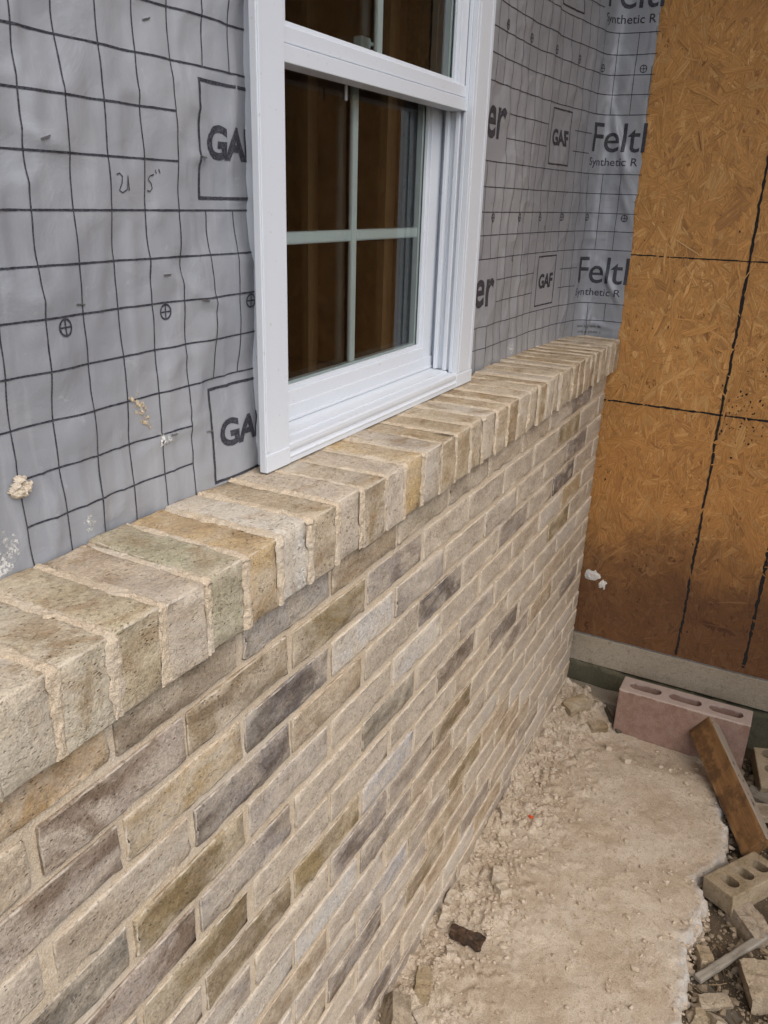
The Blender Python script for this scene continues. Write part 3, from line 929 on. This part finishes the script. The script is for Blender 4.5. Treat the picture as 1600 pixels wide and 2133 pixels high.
wp(boxes('jamb_liner', [(1.5915, 1.5955, .1795, .1875, ZB + .037, 1.75), (1.5975, 1.5995, .150, .170, ZB + .035, 1.744)], TRACK, None, 0))
def sash(name, y, x0, x1, z0, z1, st, bot, top, glass_y, mun_x, mun_z, step):
    g = []
    g += [(x0, x0 + st, y, y + .028, z0, z1), (x1 - st, x1, y, y + .028, z0, z1)]
    g += [(x0 + st, x1 - st, y, y + .028, z0, z0 + bot), (x0 + st, x1 - st, y, y + .028, z1 - top, z1)]
    o = wp(boxes(name, g, VINYL, None, .0012))
    inset = .007
    b = boxes('glazing_bead', [(x0 + st, x0 + st + inset, y + .006, y + .012, z0 + bot, z1 - top), (x1 - st - inset, x1 - st, y + .006, y + .012, z0 + bot, z1 - top),
                               (x0 + st + inset, x1 - st - inset, y + .006, y + .012, z0 + bot, z0 + bot + inset), (x0 + st + inset, x1 - st - inset, y + .006, y + .012, z1 - top - inset, z1 - top)], VINYL, o, .0006)
    for gy_ in (glass_y, glass_y + .013):
        V = [(x0 + st, gy_, z0 + bot), (x1 - st, gy_, z0 + bot), (x1 - st, gy_, z1 - top), (x0 + st, gy_, z1 - top)]
        link('glass_pane', mesh('glass_pane', V, [[0, 1, 2, 3]]), GLASS, o)
    sp = boxes('spacer', [(x0 + st + .004, x0 + st + .013, glass_y + .001, glass_y + .012, z0 + bot, z1 - top), (x1 - st - .013, x1 - st - .004, glass_y + .001, glass_y + .012, z0 + bot, z1 - top),
                          (x0 + st + .013, x1 - st - .013, glass_y + .001, glass_y + .012, z0 + bot, z0 + bot + .010), (x0 + st + .013, x1 - st - .013, glass_y + .001, glass_y + .012, z1 - top - .010, z1 - top)], MUNTIN, o, 0)
    yy0, yy1 = glass_y + .0025, glass_y + .0105
    zz = [z0 + bot + .010] + list(mun_z) + [z1 - top - .010]
    link_m = boxes('muntin', [(mun_x - .0095, mun_x + .0095, yy0, yy1, z0 + bot + .010, z1 - top - .010)], MUNTIN, o, .003)
    for mz_ in mun_z:
        boxes('muntin', [(x0 + st + .013, mun_x - .0096, yy0, yy1, mz_ - .0095, mz_ + .0095)], MUNTIN, o, .003)
        boxes('muntin', [(mun_x + .0096, x1 - st - .013, yy0, yy1, mz_ - .0095, mz_ + .0095)], MUNTIN, o, .003)
    return o
up = sash('upper_sash', .147, .9605, 1.5875, 1.749, 2.385, .030, .042, .03, .163, 1.281, [2.09], 0)
wp(boxes('meeting_rail', [(.9600, 1.5880, .1440, .1480, 1.7705, 1.790), (.9600, 1.5868, .1405, .1480, 1.7475, 1.7690), (.9600, 1.5868, .148, .176, 1.7475, 1.752)], VINYL, None, .0012))
lo = sash('lower_sash', .190, .973, 1.592, ZB + .037, 1.800, .047, .046, .03, .204, 1.281, [1.528], 0)
wp(boxes('lift_rail', [(.975, 1.590, .1865, .1905, ZB + .037, ZB + .061), (.975, 1.590, .184, .1905, ZB + .0365, ZB + .0415)], VINYL, None, .001))
lk = wp(boxes('sash_lock', [(1.268, 1.322, .193, .217, 1.800, 1.812), (1.278, 1.308, .196, .214, 1.812, 1.828), (1.298, 1.330, .200, .208, 1.819, 1.825)], MUNTIN, None, .003))
wp(boxes('pull_tab', [(1.205, 1.211, .183, .1845, 1.728, 1.752)], VINYL, None, 0))
wp(boxes('nail_fin_shade', [(.912, .93, .139, .146, ZB - .01, ZB + .03), (1.645, 1.668, .150, .158, ZB - .01, ZTOP)], RECESS_SHADE, None, 0))  # dark pieces stand in for the shade behind the casing lip

# ------------------------------------------------------------------ board wall on the right
XW = 2.52
bw = thing('board_wall', 'orange brown strand board wall with black marking lines and a dark damp lower edge', 'board wall', (XW, 0, 0))
def bp(o):
    o.parent = bw; o.matrix_parent_inverse = Matrix.Translation(bw.location).inverted(); return o
bp(boxes('board', [(XW, XW + .011, -1.62, .16, .214, 3.0)], CORE, None, 0))
rng = np.random.default_rng(5)
def strands(n, y0, y1, z0, z1, x_base):
    V, F, C, UVs = [], [], [], []
    for i in range(n):
        big = rng.random()
        L = np.clip(rng.lognormal(math.log(.042), .6), .008, .125); W = np.clip(rng.lognormal(math.log(.0115), .65), .0010, .036)
        W = min(W, L * .5)
        a = rng.normal(math.pi / 2 if rng.random() < .55 else rng.uniform(0, math.pi), .5)
        cy_, cz_ = rng.uniform(y0, y1), rng.uniform(z0, z1)
        ca, sa = math.cos(a), math.sin(a)
        base = [(-.5, -.5), (-.17, -.5), (.2, -.5), (.5, -.5), (.5, .5), (.15, .5), (-.2, .5), (-.5, .5)]
        lift = rng.uniform(.0002, .0019) * (1.0 if W > .006 else 1.5)
        tilt = rng.normal(0, .035); tl2 = rng.normal(0, .012)
        b0 = len(V)
        sk = rng.normal(0, .35)
        for (p, q) in base:
            pp = p * L * (1 + rng.normal(0, .05)) + sk * q * W; qq = q * W * (1 + rng.normal(0, .14))
            if abs(p) > .4: qq *= rng.uniform(.35, 1.0)
            yy, zz = cy_ + ca * pp - sa * qq, cz_ + sa * pp + ca * qq
            V.append((x_base - max(.0002, lift + tilt * qq + tl2 * pp), yy, max(zz, z0))); UVs.append((pp + i * .37, qq + i * .11))
        F += [[b0, b0 + 1, b0 + 6, b0 + 7], [b0 + 1, b0 + 2, b0 + 5, b0 + 6], [b0 + 2, b0 + 3, b0 + 4, b0 + 5]]
        t = rng.random()
        if W < .004 and t < .10: c = np.array((.62, .39, .175))
        elif t < .70: c = np.array((.50, .255, .080))
        elif t < .88: c = np.array((.56, .315, .115))
        elif t < .998: c = np.array((.41, .205, .068))
        else: c = np.array((.24, .105, .036))
        c = c * rng.uniform(.98, 1.24)
        C += [tuple(c)] * 8
    return V, F, C, UVs
V, F, C, UVs = strands(19000, -.86, .15, .214, 2.25, XW)
v2, f2, c2, u2 = strands(3500, -1.60, -.86, .214, 2.9, XW)
b0 = len(V); V += v2; F += [[q + b0 for q in f] for f in f2]; C += c2; UVs += u2
me = mesh('wood_strands', V, F)
at = me.attributes.new('tint', 'FLOAT_COLOR', 'POINT')
at.data.foreach_set('color', np.hstack([np.array(C), np.ones((len(C), 1))]).astype(np.float32).ravel())
uvl = me.uv_layers.new(name='UVMap')
li = np.zeros(len(me.loops), int); me.loops.foreach_get('vertex_index', li)
uvl.data.foreach_set('uv', np.array(UVs)[li].astype(np.float32).ravel())
# faces wind both ways: make all of them face the viewer's side (-x)
bm = bmesh.new(); bm.from_mesh(me)
for f in bm.faces:
    f.normal_update()
    if f.normal.x > 0: f.normal_flip()
bm.to_mesh(me); bm.free()
stuff(bp(link('wood_strand', me, STRAND)))
def ragged_strip(name, a, b, w, seed, step=.004, wav=.004):
    n = int(math.hypot(b[0] - a[0], b[1] - a[1]) / step)
    t = np.linspace(0, 1, n); L = math.hypot(b[0] - a[0], b[1] - a[1])
    dy, dz = (b[0] - a[0]) / L, (b[1] - a[1]) / L
    c = wav * fbm(t * L * 9, 0 * t, 0, seed, 3)
    w0 = w / 2 * (1 + .45 * fbm(t * L * 70, 0 * t, 0, seed + 1, 2)); w1 = w / 2 * (1 + .45 * fbm(t * L * 70, 0 * t, 0, seed + 2, 2))
    Y0 = a[0] + (b[0] - a[0]) * t; Z0 = a[1] + (b[1] - a[1]) * t
    V = [(XW - .0026, Y0[i] - dz * (c[i] + w0[i]), Z0[i] + dy * (c[i] + w0[i])) for i in range(n)] + [(XW - .0026, Y0[i] - dz * (c[i] - w1[i]), Z0[i] + dy * (c[i] - w1[i])) for i in range(n)]
    F = [[i, i + 1, n + i + 1, n + i] for i in range(n - 1)]
    bp(link(name, mesh(name, V, F), MARK))
ragged_strip('marking_line', (-.333, 2.3), (-.328, .22), .0072, 3, wav=.0014)
ragged_strip('marking_line', (-.534, 2.3), (-.532, .235), .0090, 8, wav=.0014)
ragged_strip('marking_line', (-.01, 1.457), (-1.5, 1.462), .0036, 12, wav=.0008)
ragged_strip('marking_line', (.02, 1.027), (-1.5, 1.025), .0052, 16, wav=.0008)
# mould specks on the board
V, F = [], []
for i in range(70):
    y, z = rng.normal(-.40, .035), rng.normal(1.05, .07)
    r = rng.uniform(.0010, .0032); b0 = len(V); m_ = 7
    for q in range(m_):
        rr = r * rng.uniform(.5, 1.3); V.append((XW - .0024, y + rr * math.cos(6.283 * q / m_), z + 1.4 * rr * math.sin(6.283 * q / m_)))
    F.append(list(range(b0, b0 + m_))[::-1])
for i in range(60):
    y, z = rng.uniform(-.8, .0), rng.uniform(.25, 2.1)
    r = rng.uniform(.001, .0032); b0 = len(V); m_ = 6; sl = rng.uniform(.5, 2.5)
    for q in range(m_):
        rr = r * rng.uniform(.5, 1.3); V.append((XW - .0024, y + rr * math.cos(6.283 * q / m_), z + sl * rr * math.sin(6.283 * q / m_)))
    F.append(list(range(b0, b0 + m_))[::-1])
stuff(bp(link('mould_speck', mesh('mould_speck', V, F), MARK)))

# foundation under the board wall
fd = boxes('foundation', [(XW + .002, XW + .2, -3, .16, .1, .206)], CONC, None, .003)
struct(fd)
def rough_wall(name, x, y0, y1, zlo, ztop_f, m, depth=.15):
    ys_ = np.arange(y0, y1, .006); zs = np.linspace(0, 1, 24)
    V = []
    for y in ys_:
        zt = ztop_f(y)
        for q in zs:
            z = zlo + (zt - zlo) * q
            V.append((x + .004 * float(vn(y * 18, z * 18, 0, 61)) + (.006 if q > .97 else 0), y, z))
    n2 = len(zs)
    F = [[i * n2 + j, i * n2 + j + 1, (i + 1) * n2 + j + 1, (i + 1) * n2 + j] for i in range(len(ys_) - 1) for j in range(n2 - 1)]
    b0 = len(V)
    for y in ys_: V.append((x + depth, y, ztop_f(y)))
    F += [[i * n2 + n2 - 1, b0 + i, b0 + i + 1, (i + 1) * n2 + n2 - 1] for i in range(len(ys_) - 1)]
    return struct(link(name, mesh(name, V, F), m, smooth=True))
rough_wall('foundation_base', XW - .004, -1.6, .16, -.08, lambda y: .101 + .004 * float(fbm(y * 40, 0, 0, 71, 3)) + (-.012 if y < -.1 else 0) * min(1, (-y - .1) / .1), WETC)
struct(boxes('footing', [(2.44, 2.53, -.24, .05, -.12, .022)], FOOT, None, .006))

# ------------------------------------------------------------------ debris
def hull_mesh(name, pts, sub=2, amp=.0015, seed=0, fr=60):
    bm = bmesh.new()
    for p in pts: bm.verts.new(p)
    bmesh.ops.convex_hull(bm, input=bm.verts[:])
    for v in [v for v in bm.verts if not v.link_faces]: bm.verts.remove(v)
    bmesh.ops.triangulate(bm, faces=bm.faces[:])
    for _ in range(sub):
        bmesh.ops.subdivide_edges(bm, edges=bm.edges[:], cuts=1)
    bmesh.ops.triangulate(bm, faces=bm.faces[:])
    bm.normal_update()
    P = np.array([v.co for v in bm.verts]) * fr
    d = fbm(P[:, 0], P[:, 1], P[:, 2], seed, 2) * amp
    for v, q in zip(bm.verts, d): v.co += v.normal * q
    me = bpy.data.meshes.new(name); bm.to_mesh(me); bm.free()
    at = me.attributes.new('edge', 'FLOAT', 'POINT')
    return me

def chunk(name, label, cat, loc, size, rot, m, color=(.42, .34, .24, .4), seed=0, cut=.38, group=None, amp=.0026, parent_pts=None):
    r = np.random.default_rng(seed + 100)
    pts = []
    for sx in (-1, 1):
        for sy in (-1, 1):
            for sz in (-1, 1):
                c = np.array([sx, sy, sz], float)
                if r.random() < .55:
                    for ax in range(3):
                        p = c.copy(); p[ax] *= 1 - r.uniform(.05, cut) * 2; pts.append(p)
                else:
                    pts.append(c * (1 - r.uniform(0, .12, 3)))
    pts = np.array(pts) * np.array(size) / 2
    me = hull_mesh(name, pts, 3, amp, seed, 75)
    o = link(name, me, m)
    o.location = loc; o.rotation_euler = rot; o.color = color
    return tag(o, label, cat, group)

def carve(base_size, holes, r=.004, axis=2):
    """box with through slots cut down along z; holes: (x, y, lx, ly) rounded"""
    bm = bmesh.new(); add_box(bm, -base_size[0] / 2, base_size[0] / 2, -base_size[1] / 2, base_size[1] / 2, -base_size[2] / 2, base_size[2] / 2, r)
    me = bpy.data.meshes.new('b'); bm.to_mesh(me); bm.free()
    o = bpy.data.objects.new('b', me); COL.objects.link(o)
    bm = bmesh.new()
    for (x, y, lx, ly, z0, z1) in holes:
        n = 20; ring = []
        rr = min(lx, ly) / 2
        for i in range(n):
            a = 2 * math.pi * i / n
            ring.append((x + math.copysign(max(lx / 2 - rr, 0), math.cos(a)) * (1 if abs(math.cos(a)) > 1e-6 else 0) + rr * math.cos(a), y + math.copysign(max(ly / 2 - rr, 0), math.sin(a)) * (1 if abs(math.sin(a)) > 1e-6 else 0) + rr * math.sin(a)))
        bot = [bm.verts.new((p[0], p[1], z0)) for p in ring]; top = [bm.verts.new((p[0], p[1], z1)) for p in ring]
        bm.faces.new(bot[::-1]); bm.faces.new(top)
        for i in range(n): bm.faces.new((bot[i], bot[(i + 1) % n], top[(i + 1) % n], top[i]))
    cm = bpy.data.meshes.new('c'); bm.to_mesh(cm); bm.free()
    co = bpy.data.objects.new('c', cm); COL.objects.link(co)
    md = o.modifiers.new('x', 'BOOLEAN'); md.object = co; md.operation = 'DIFFERENCE'; md.solver = 'EXACT'
    dg = bpy.context.evaluated_depsgraph_get()
    res = bpy.data.meshes.new_from_object(o.evaluated_get(dg))
    bpy.data.objects.remove(o); bpy.data.objects.remove(co)
    return res

# pink block standing on edge
me = carve((.092, .393, .190), [(0, -.122, .042, .100, -.06, .2), (0, 0, .042, .100, -.06, .2), (0, .122, .042, .100, -.06, .2)], .003)
o = link('concrete_block', me, PINK)
o.location = (2.389, -.3885, .047); o.rotation_euler = (0, math.radians(1.0), 0)
tag(o, 'pink concrete block with three slots standing on edge against the foundation', 'concrete block')

# lumber offcut leaning on the block
A, B, Cc = Vector((2.336, -.418, .070)), Vector((2.327, -.476, .131)), Vector((1.962, -.621, -.012))
ax_l = (Cc - A); Lb = ax_l.length; ax_l.normalize()
ax_w = (B - A); ax_w -= ax_l * ax_w.dot(ax_l); Wb = .084; ax_w.normalize()
ax_n = ax_l.cross(ax_w)
if ax_n.dot(Vector((0, -.522, 1.59)) - A) < 0: ax_n = -ax_n
me = rb_mesh('lumber_offcut', (Wb, Lb, .036), (8, 40, 4), .003, .0012, 14, seed=3, ragged=.002)
o = link('lumber_offcut', me, LUMBER, smooth=True)
R3 = Matrix((ax_w, ax_l, ax_n)).transposed()
if R3.determinant() < 0:
    R3 = Matrix((-ax_w, ax_l, ax_n)).transposed()
o.matrix_world = Matrix.Translation((A + Cc) / 2 + ax_w * Wb / 2 - ax_n * .018) @ R3.to_4x4()
tag(o, 'weathered orange brown lumber offcut leaning with one end on the pink block', 'lumber offcut')

# cored bricks
cm = carve((.193, .090, .057), [(-.055, 0, .033, .050, -.05, .05), (0, 0, .033, .050, -.05, .05), (.055, 0, .033, .050, -.05, .05)], .003)
o = link('cored_brick', cm, BRICK_L)
o.location = (1.846, -.634, -.001); o.color = (.36, .29, .19, .3)
o.rotation_euler = (math.radians(-6), math.radians(1), math.atan2(-.55, .835))
tag(o, 'whole tan brick with three core holes facing up in the dark soil', 'brick')
cm2 = carve((.15, .090, .057), [(-.052, 0, .033, .050, -.05, .05), (.004, 0, .033, .050, -.05, .05), (.073, 0, .040, .052, -.05, .05)], .003)
o = link('cored_brick', cm2, BRICK_L)
o.location = (2.335, -.668, .005); o.color = (.40, .33, .22, .3); o.rotation_euler = (math.radians(3), math.radians(14), math.radians(-165))
tag(o, 'broken brick with open core notches at the right edge beyond the lumber offcut', 'brick')
o = link('cored_brick', cm, BRICK_L)
o.location = (2.14, -.715, -.012); o.color = (.36, .30, .22, .5); o.rotation_euler = (math.radians(90), 0, math.radians(-70))
tag(o, 'grey tan brick lying on its side below the broken brick at the right edge', 'brick')

chunk('brick_chunk', 'grey broken brick lump below the whole three hole brick', 'brick piece', (1.742, -.660, -.030), (.105, .062, .05), (.15, -.1, .75), BRICK_L, (.30, .25, .20, .5), 1)
chunk('brick_chunk', 'small tan wedge of brick between the mortar crust and the grey stick', 'brick piece', (1.592, -.579, -.034), (.062, .034, .034), (.1, .25, .35), BRICK_L, (.42, .33, .21, .2), 2, .3)
chunk('brick_chunk', 'large pale broken brick at the lower right edge', 'brick piece', (1.572, -.708, -.024), (.105, .085, .055), (-.1, .05, .35), BRICK_L, (.43, .36, .26, .3), 3, .3)
chunk('brick_chunk', 'elongated grey brown lump below the end of the grey stick', 'brick piece', (1.478, -.610, -.030), (.075, .032, .036), (.2, .1, -.95), BRICK_L, (.30, .25, .19, .6), 4, .4)
chunk('brick_chunk', 'rounded tan lump at the bottom edge next to the mortar crust', 'brick piece', (1.424, -.588, -.030), (.036, .034, .036), (.4, .2, .2), BRICK_L, (.44, .36, .24, .3), 5, .45)
chunk('brick_chunk', 'pale angular lump at the bottom edge right of the rounded tan one', 'brick piece', (1.425, -.624, -.028), (.042, .034, .036), (.5, .5, .6), BRICK_L, (.46, .41, .32, .2), 6, .3)
chunk('brick_chunk', 'tan brick corner half sunk in sand at the far end of the brick wall', 'brick piece', (2.338, -.066, sample_crust(2.338, -.066) + .010), (.085, .052, .032), (.1, -.12, -.62), BRICK_L, (.44, .34, .20, .2), 7, .14)
chunk('brick_chunk', 'notched brown brick piece beside the left end of the pink block', 'brick piece', (2.300, -.150, .006), (.062, .034, .030), (.3, .1, -.75), BRICK_L, (.33, .25, .15, .4), 8, .45)
chunk('brick_chunk', 'flat tan brick shard by the wall foot near the bottom edge', 'brick piece', (1.180, -.050, sample_crust(1.18, -.05) + .006), (.078, .036, .022), (.15, .1, .30), BRICK_L, (.45, .36, .22, .2), 9, .3)
chunk('brick_chunk', 'grey brown wedge touching the wall at the bottom edge', 'brick piece', (1.078, -.036, sample_crust(1.078, -.036) + .010), (.07, .045, .05), (.5, -.3, .5), BRICK_L, (.28, .23, .17, .5), 10, .2)
chunk('mortar_lump', 'pale blocky lump, larger of two lying side by side below the orange scrap', 'mortar lump', (1.545, -.092, sample_crust(1.545, -.092) + .009), (.042, .040, .028), (.1, .1, .3), STONE, seed=11)
chunk('mortar_lump', 'pale blocky lump, smaller and nearer of two lying side by side', 'mortar lump', (1.503, -.113, sample_crust(1.503, -.113) + .006), (.03, .032, .022), (.2, .1, .9), STONE, seed=12)
chunk('mortar_lump', 'upright pale lump against the wall foot behind the dark bark', 'mortar lump', (1.410, -.014, sample_crust(1.41, -.014) + .008), (.036, .018, .026), (.1, .2, .1), STONE, seed=13)
chunk('mortar_lump', 'pale yellow sliver leaning on the wall foot beside the dark bark', 'mortar lump', (1.345, -.024, sample_crust(1.345, -.024) + .006), (.044, .018, .024), (.3, .1, .2), STONE, seed=14)
chunk('mortar_lump', 'tan squarish lump against the wall foot nearest the orange scrap', 'mortar lump', (1.748, -.030, sample_crust(1.748, -.03) + .005), (.040, .028, .022), (.2, .1, .6), STONE, seed=15)
chunk('mortar_lump', 'knobbly pale lump just in front of the dark bark', 'mortar lump', (1.285, -.070, sample_crust(1.285, -.07) + .006), (.032, .022, .020), (.2, .3, .5), STONE, seed=16)
chunk('mortar_lump', 'flat triangular tan lump at the bottom edge in front of the flat brick shard', 'mortar lump', (1.112, -.084, sample_crust(1.112, -.084) + .004), (.042, .036, .016), (0, .1, .9), STONE, seed=17)
chunk('mortar_lump', 'small pale stone right beside the left bottom corner of the pink block', 'mortar lump', (2.215, -.206, sample_crust(2.215, -.206) + .004), (.028, .018, .014), (.2, .3, .3), STONE, seed=18)
chunk('mortar_lump', 'brown speckled nugget on the crust in front of the pink block', 'mortar lump', (2.172, -.268, sample_crust(2.172, -.268) + .004), (.028, .022, .014), (.2, .3, .8), STONE, seed=19)
chunk('mortar_lump', 'small white stone at the corner by the footing', 'mortar lump', (2.405, -.125, .030), (.024, .014, .016), (.2, .3, .8), STONE, seed=20)
chunk('bark_piece', 'dark charred piece of bark lying on the mortar crust', 'bark', (1.332, -.088, sample_crust(1.332, -.088) + .010), (.026, .080, .022), (.1, .05, .05), BARK, seed=23, amp=.004, cut=.45)
chunk('plastic_scrap', 'tiny bright orange plastic scrap on the mortar crust', 'plastic scrap', (1.794, -.091, sample_crust(1.794, -.091) + .003), (.016, .009, .005), (.2, .2, 1.0), ORANGE, seed=22)

def bar(name, label, cat, p0, p1, w, t, m, seed=0, roll=0.0):
    p0, p1 = Vector(p0), Vector(p1); d = p1 - p0; L = d.length; d.normalize()
    up_ = Vector((0, 0, 1)); s_ = d.cross(up_).normalized(); n_ = s_.cross(d)
    me = rb_mesh(name, (w, L, t), (4, max(6, int(L / .012)), 3), min(w, t) * .2, .0012, 22, seed=seed, ragged=.0015)
    o = link(name, me, m, smooth=True)
    o.matrix_world = Matrix.Translation((p0 + p1) / 2) @ Matrix((s_, d, n_)).transposed().to_4x4() @ Matrix.Rotation(roll, 4, 'Y')
    return tag(o, label, cat)
bar('wood_stick', 'long pale grey square stick lying across the dark soil', 'stick', (1.512, -.572, -.014), (1.80, -.748, -.018), .019, .012, GREYWOOD, 4)
bar('wood_strip', 'dark damp wood strip under the end of the grey stick running to the bottom edge', 'wood strip', (1.535, -.560, -.038), (1.40, -.74, -.034), .034, .012, DARKWOOD, 6)
bar('wood_strip', 'grey board end lying beyond the lumber offcut at the right edge', 'wood strip', (2.26, -.61, -.022), (2.16, -.86, -.010), .05, .02, GREYWOOD, 8)
bar('wood_strip', 'thin grey lath lying alongside the lower end of the lumber offcut', 'wood strip', (2.17, -.66, -.012), (1.98, -.80, -.018), .022, .012, GREYWOOD, 9)
bar('wood_strip', 'dark wood strip behind the far left side of the pink block, upper of two', 'wood strip', (2.425, -.14, .012), (2.335, -.215, -.012), .016, .010, DARKWOOD, 10)

# mortar splashes on the felt and the board
def splash(label, centre, size, seed, sheet=None, m=MORTAR, thick=.006, x=None, rot=0.0):
    r = np.random.default_rng(seed)
    g = 34
    us_ = np.linspace(-1, 1, g); A, B = np.meshgrid(us_, us_, indexing='ij')
    rad = np.hypot(A, B) + .40 * fbm(A * 1.3 + seed, B * 1.3, 0, seed, 2)
    hgt = np.clip(1 - rad / .8, 0, 1) ** .6
    T = thick * hgt * (1 + .4 * fbm(A * 4, B * 4, 0, seed + 3, 3)) - .0006
    A, B = A * size[0], B * size[1]
    U, Vv = centre[0] + A * math.cos(rot) - B * math.sin(rot), centre[1] + A * math.sin(rot) + B * math.cos(rot)
    keep = hgt > 0
    if sheet is not None: P = sheet.pos(U.ravel(), Vv.ravel(), 0)
    else: P = np.stack([np.full(U.size, x), U.ravel(), Vv.ravel()], 1)
    if sheet is not None: P[:, 1] -= np.maximum(T.ravel(), 0) + .0004
    else: P[:, 0] -= np.maximum(T.ravel(), 0) + .0028
    idx = -np.ones(keep.size, int); kk_ = keep.ravel(); idx[kk_] = np.arange(kk_.sum())
    F = []
    for i in range(g - 1):
        for j in range(g - 1):
            q = [i * g + j, i * g + j + 1, (i + 1) * g + j + 1, (i + 1) * g + j]
            if all(kk_[t_] for t_ in q): F.append([int(idx[t_]) for t_ in q])
    P = P[kk_]
    if sheet is not None: F = [f[::-1] for f in F]
    o = link('mortar_splash', mesh('mortar_splash', P, F), m, smooth=True)
    return tag(o, label, 'mortar splash')
PALE = mat_mortar('pale_mortar', (.66, .62, .55), (.50, .46, .40), (.72, .70, .66))
def thin_film(name, col):
    q = M(name, .95, .1)
    v = q.coord(); q.color(q.mix(q.noise(v, 300, 3), col, tuple(k_ * .8 for k_ in col)))
    a = q.math('MULTIPLY', q.ramp(q.noise(v, 210, 4, .75), .46, .56), q.ramp(q.noise(v, 60, 3), .36, .52))
    q.l(a, q.b.inputs['Alpha'])
    return q.m
SANDY = thin_film('sandy_film', (.64, .52, .36))
FILM = thin_film('lime_film', (.66, .65, .62))
splash('thick sandy mortar lump stuck to the felt at the left edge of the picture', (.526, 1.300), (.015, .016), 5, SL, MORTAR, .012)
splash('narrow sandy mortar streak stuck to the felt left of the lower lettered box', (.704, 1.345), (.0105, .030), 7, SL, SANDY, .004, None, .55)
splash('small white mortar spot on a grid line of the felt below the sandy streak', (.741, 1.301), (.013, .012), 9, SL, FILM, .003)
splash('white lime smear on the felt at the left edge just above the brick sill', (.493, 1.238), (.020, .026), 12, SL, FILM, .0012)
splash('faint white smear low on the felt above the third sill brick', (.606, 1.236), (.012, .010), 13, SL, FILM, .0008)
splash('tiny white drip on the felt right of the window near the sill', (2.02, 1.237), (.010, .014), 14, SR, FILM, .002)
splash('tiny white drip on the felt close to the inside corner', (2.19, 1.262), (.012, .015), 15, SR, FILM, .002)
splash('white mortar patch on the board wall, larger of the two by the brick edge', (-.022, .432), (.034, .030), 16, None, PALE, .004, XW)
splash('white mortar dab on the board wall, smaller of the two by the brick edge', (-.062, .408), (.016, .020), 17, None, PALE, .004, XW)

# crumbs on the crust and rubble grit in the soil (uncountable)
def crumbs(name, n, place, smin, smax, m, seed):
    r = np.random.default_rng(seed)
    ico = bmesh.new(); bmesh.ops.create_icosphere(ico, subdivisions=1, radius=1)
    bv = np.array([v.co for v in ico.verts]); bf = np.array([[v.index for v in f.verts] for f in ico.faces]); ico.free()
    VV, FF, o_ = [], [], 0
    for i in range(n):
        x, y, z = place(r)
        s = smin * (smax / smin) ** (r.random() ** 4.0)
        q = bv * (1 + r.uniform(-.35, .35, (len(bv), 1))) * s * r.uniform(.6, 1.3, 3)
        a = r.uniform(0, 6.283); c_, s_ = math.cos(a), math.sin(a)
        q = np.stack([q[:, 0] * c_ - q[:, 1] * s_, q[:, 0] * s_ + q[:, 1] * c_, q[:, 2] * .75], 1)
        VV.append(q + (x, y, z + s * .3)); FF.append(bf + o_); o_ += len(bv)
    me = mesh(name, np.vstack(VV), np.vstack(FF).tolist())
    return stuff(link(name, me, m))
def on_crust(r):
    while True:
        x = r.uniform(.95, 2.44)
        y = -abs(r.normal(0, .07)) - .004 if r.random() < .80 else r.uniform(-.55, -.01)
        X1, Y1 = np.array([[x]]), np.array([[y]])
        if float(edge_dist(X1, Y1)[0, 0]) > .015: return x, y, float(crust_top(X1, Y1)[0, 0])
crumbs('mortar_crumbs', 8000, on_crust, .0014, .0085, CRUMB, 3)
def in_soil(r):
    while True:
        x, y = r.uniform(1.2, 2.44), r.uniform(-1.0, -.45)
        X1, Y1 = np.array([[x]]), np.array([[y]])
        if float(edge_dist(X1, Y1)[0, 0]) < -.012: return x, y, float(soil_z(X1, Y1)[0, 0])
def on_rim(r):
    while True:
        x, y = r.uniform(1.2, 2.3), r.uniform(-.62, -.42)
        d = float(edge_dist(np.array([[x]]), np.array([[y]]))[0, 0])
        if -.022 < d < .014: return x, y, -.034 + max(0, (d + .012)) * 1.5
crumbs('rim_crumbs', 900, on_rim, .0018, .0085, CRUMB, 8)
RUB = mat_ground('soil_rubble', (.20, .155, .105), (.30, .24, .17), (.12, .09, .06), 1.0, .6, .002, False)
crumbs('rubble_grit', 6000, in_soil, .0014, .017, RUB, 4)
# dead twigs and straw in the soil
r = np.random.default_rng(12); VV, FF = [], []
for i in range(420):
    x, y, z = in_soil(r); a = r.uniform(0, 3.1416); L = r.uniform(.01, .05); w = r.uniform(.0005, .0014)
    d = np.array([math.cos(a), math.sin(a), r.normal(0, .12)]); s_ = np.array([-math.sin(a), math.cos(a), 0]); b0 = len(VV)
    bend = r.normal(0, .2)
    for t_ in (-.5, -.15, .2, .5):
        c_ = np.array([x, y, z + .004]) + d * L * t_ + s_ * bend * L * (t_ * t_)
        VV += [c_ - s_ * w, c_ + np.array([0, 0, w * 1.4]), c_ + s_ * w]
    for i_ in range(3):
        for q in range(3):
            FF.append([b0 + 3 * i_ + q, b0 + 3 * i_ + (q + 1) % 3, b0 + 3 * i_ + 3 + (q + 1) % 3, b0 + 3 * i_ + 3 + q])
stuff(link('dead_twigs', mesh('dead_twigs', VV, FF), mat_wood('straw', (.26, .19, .11), (.18, .12, .07), (.08, .05, .03))))
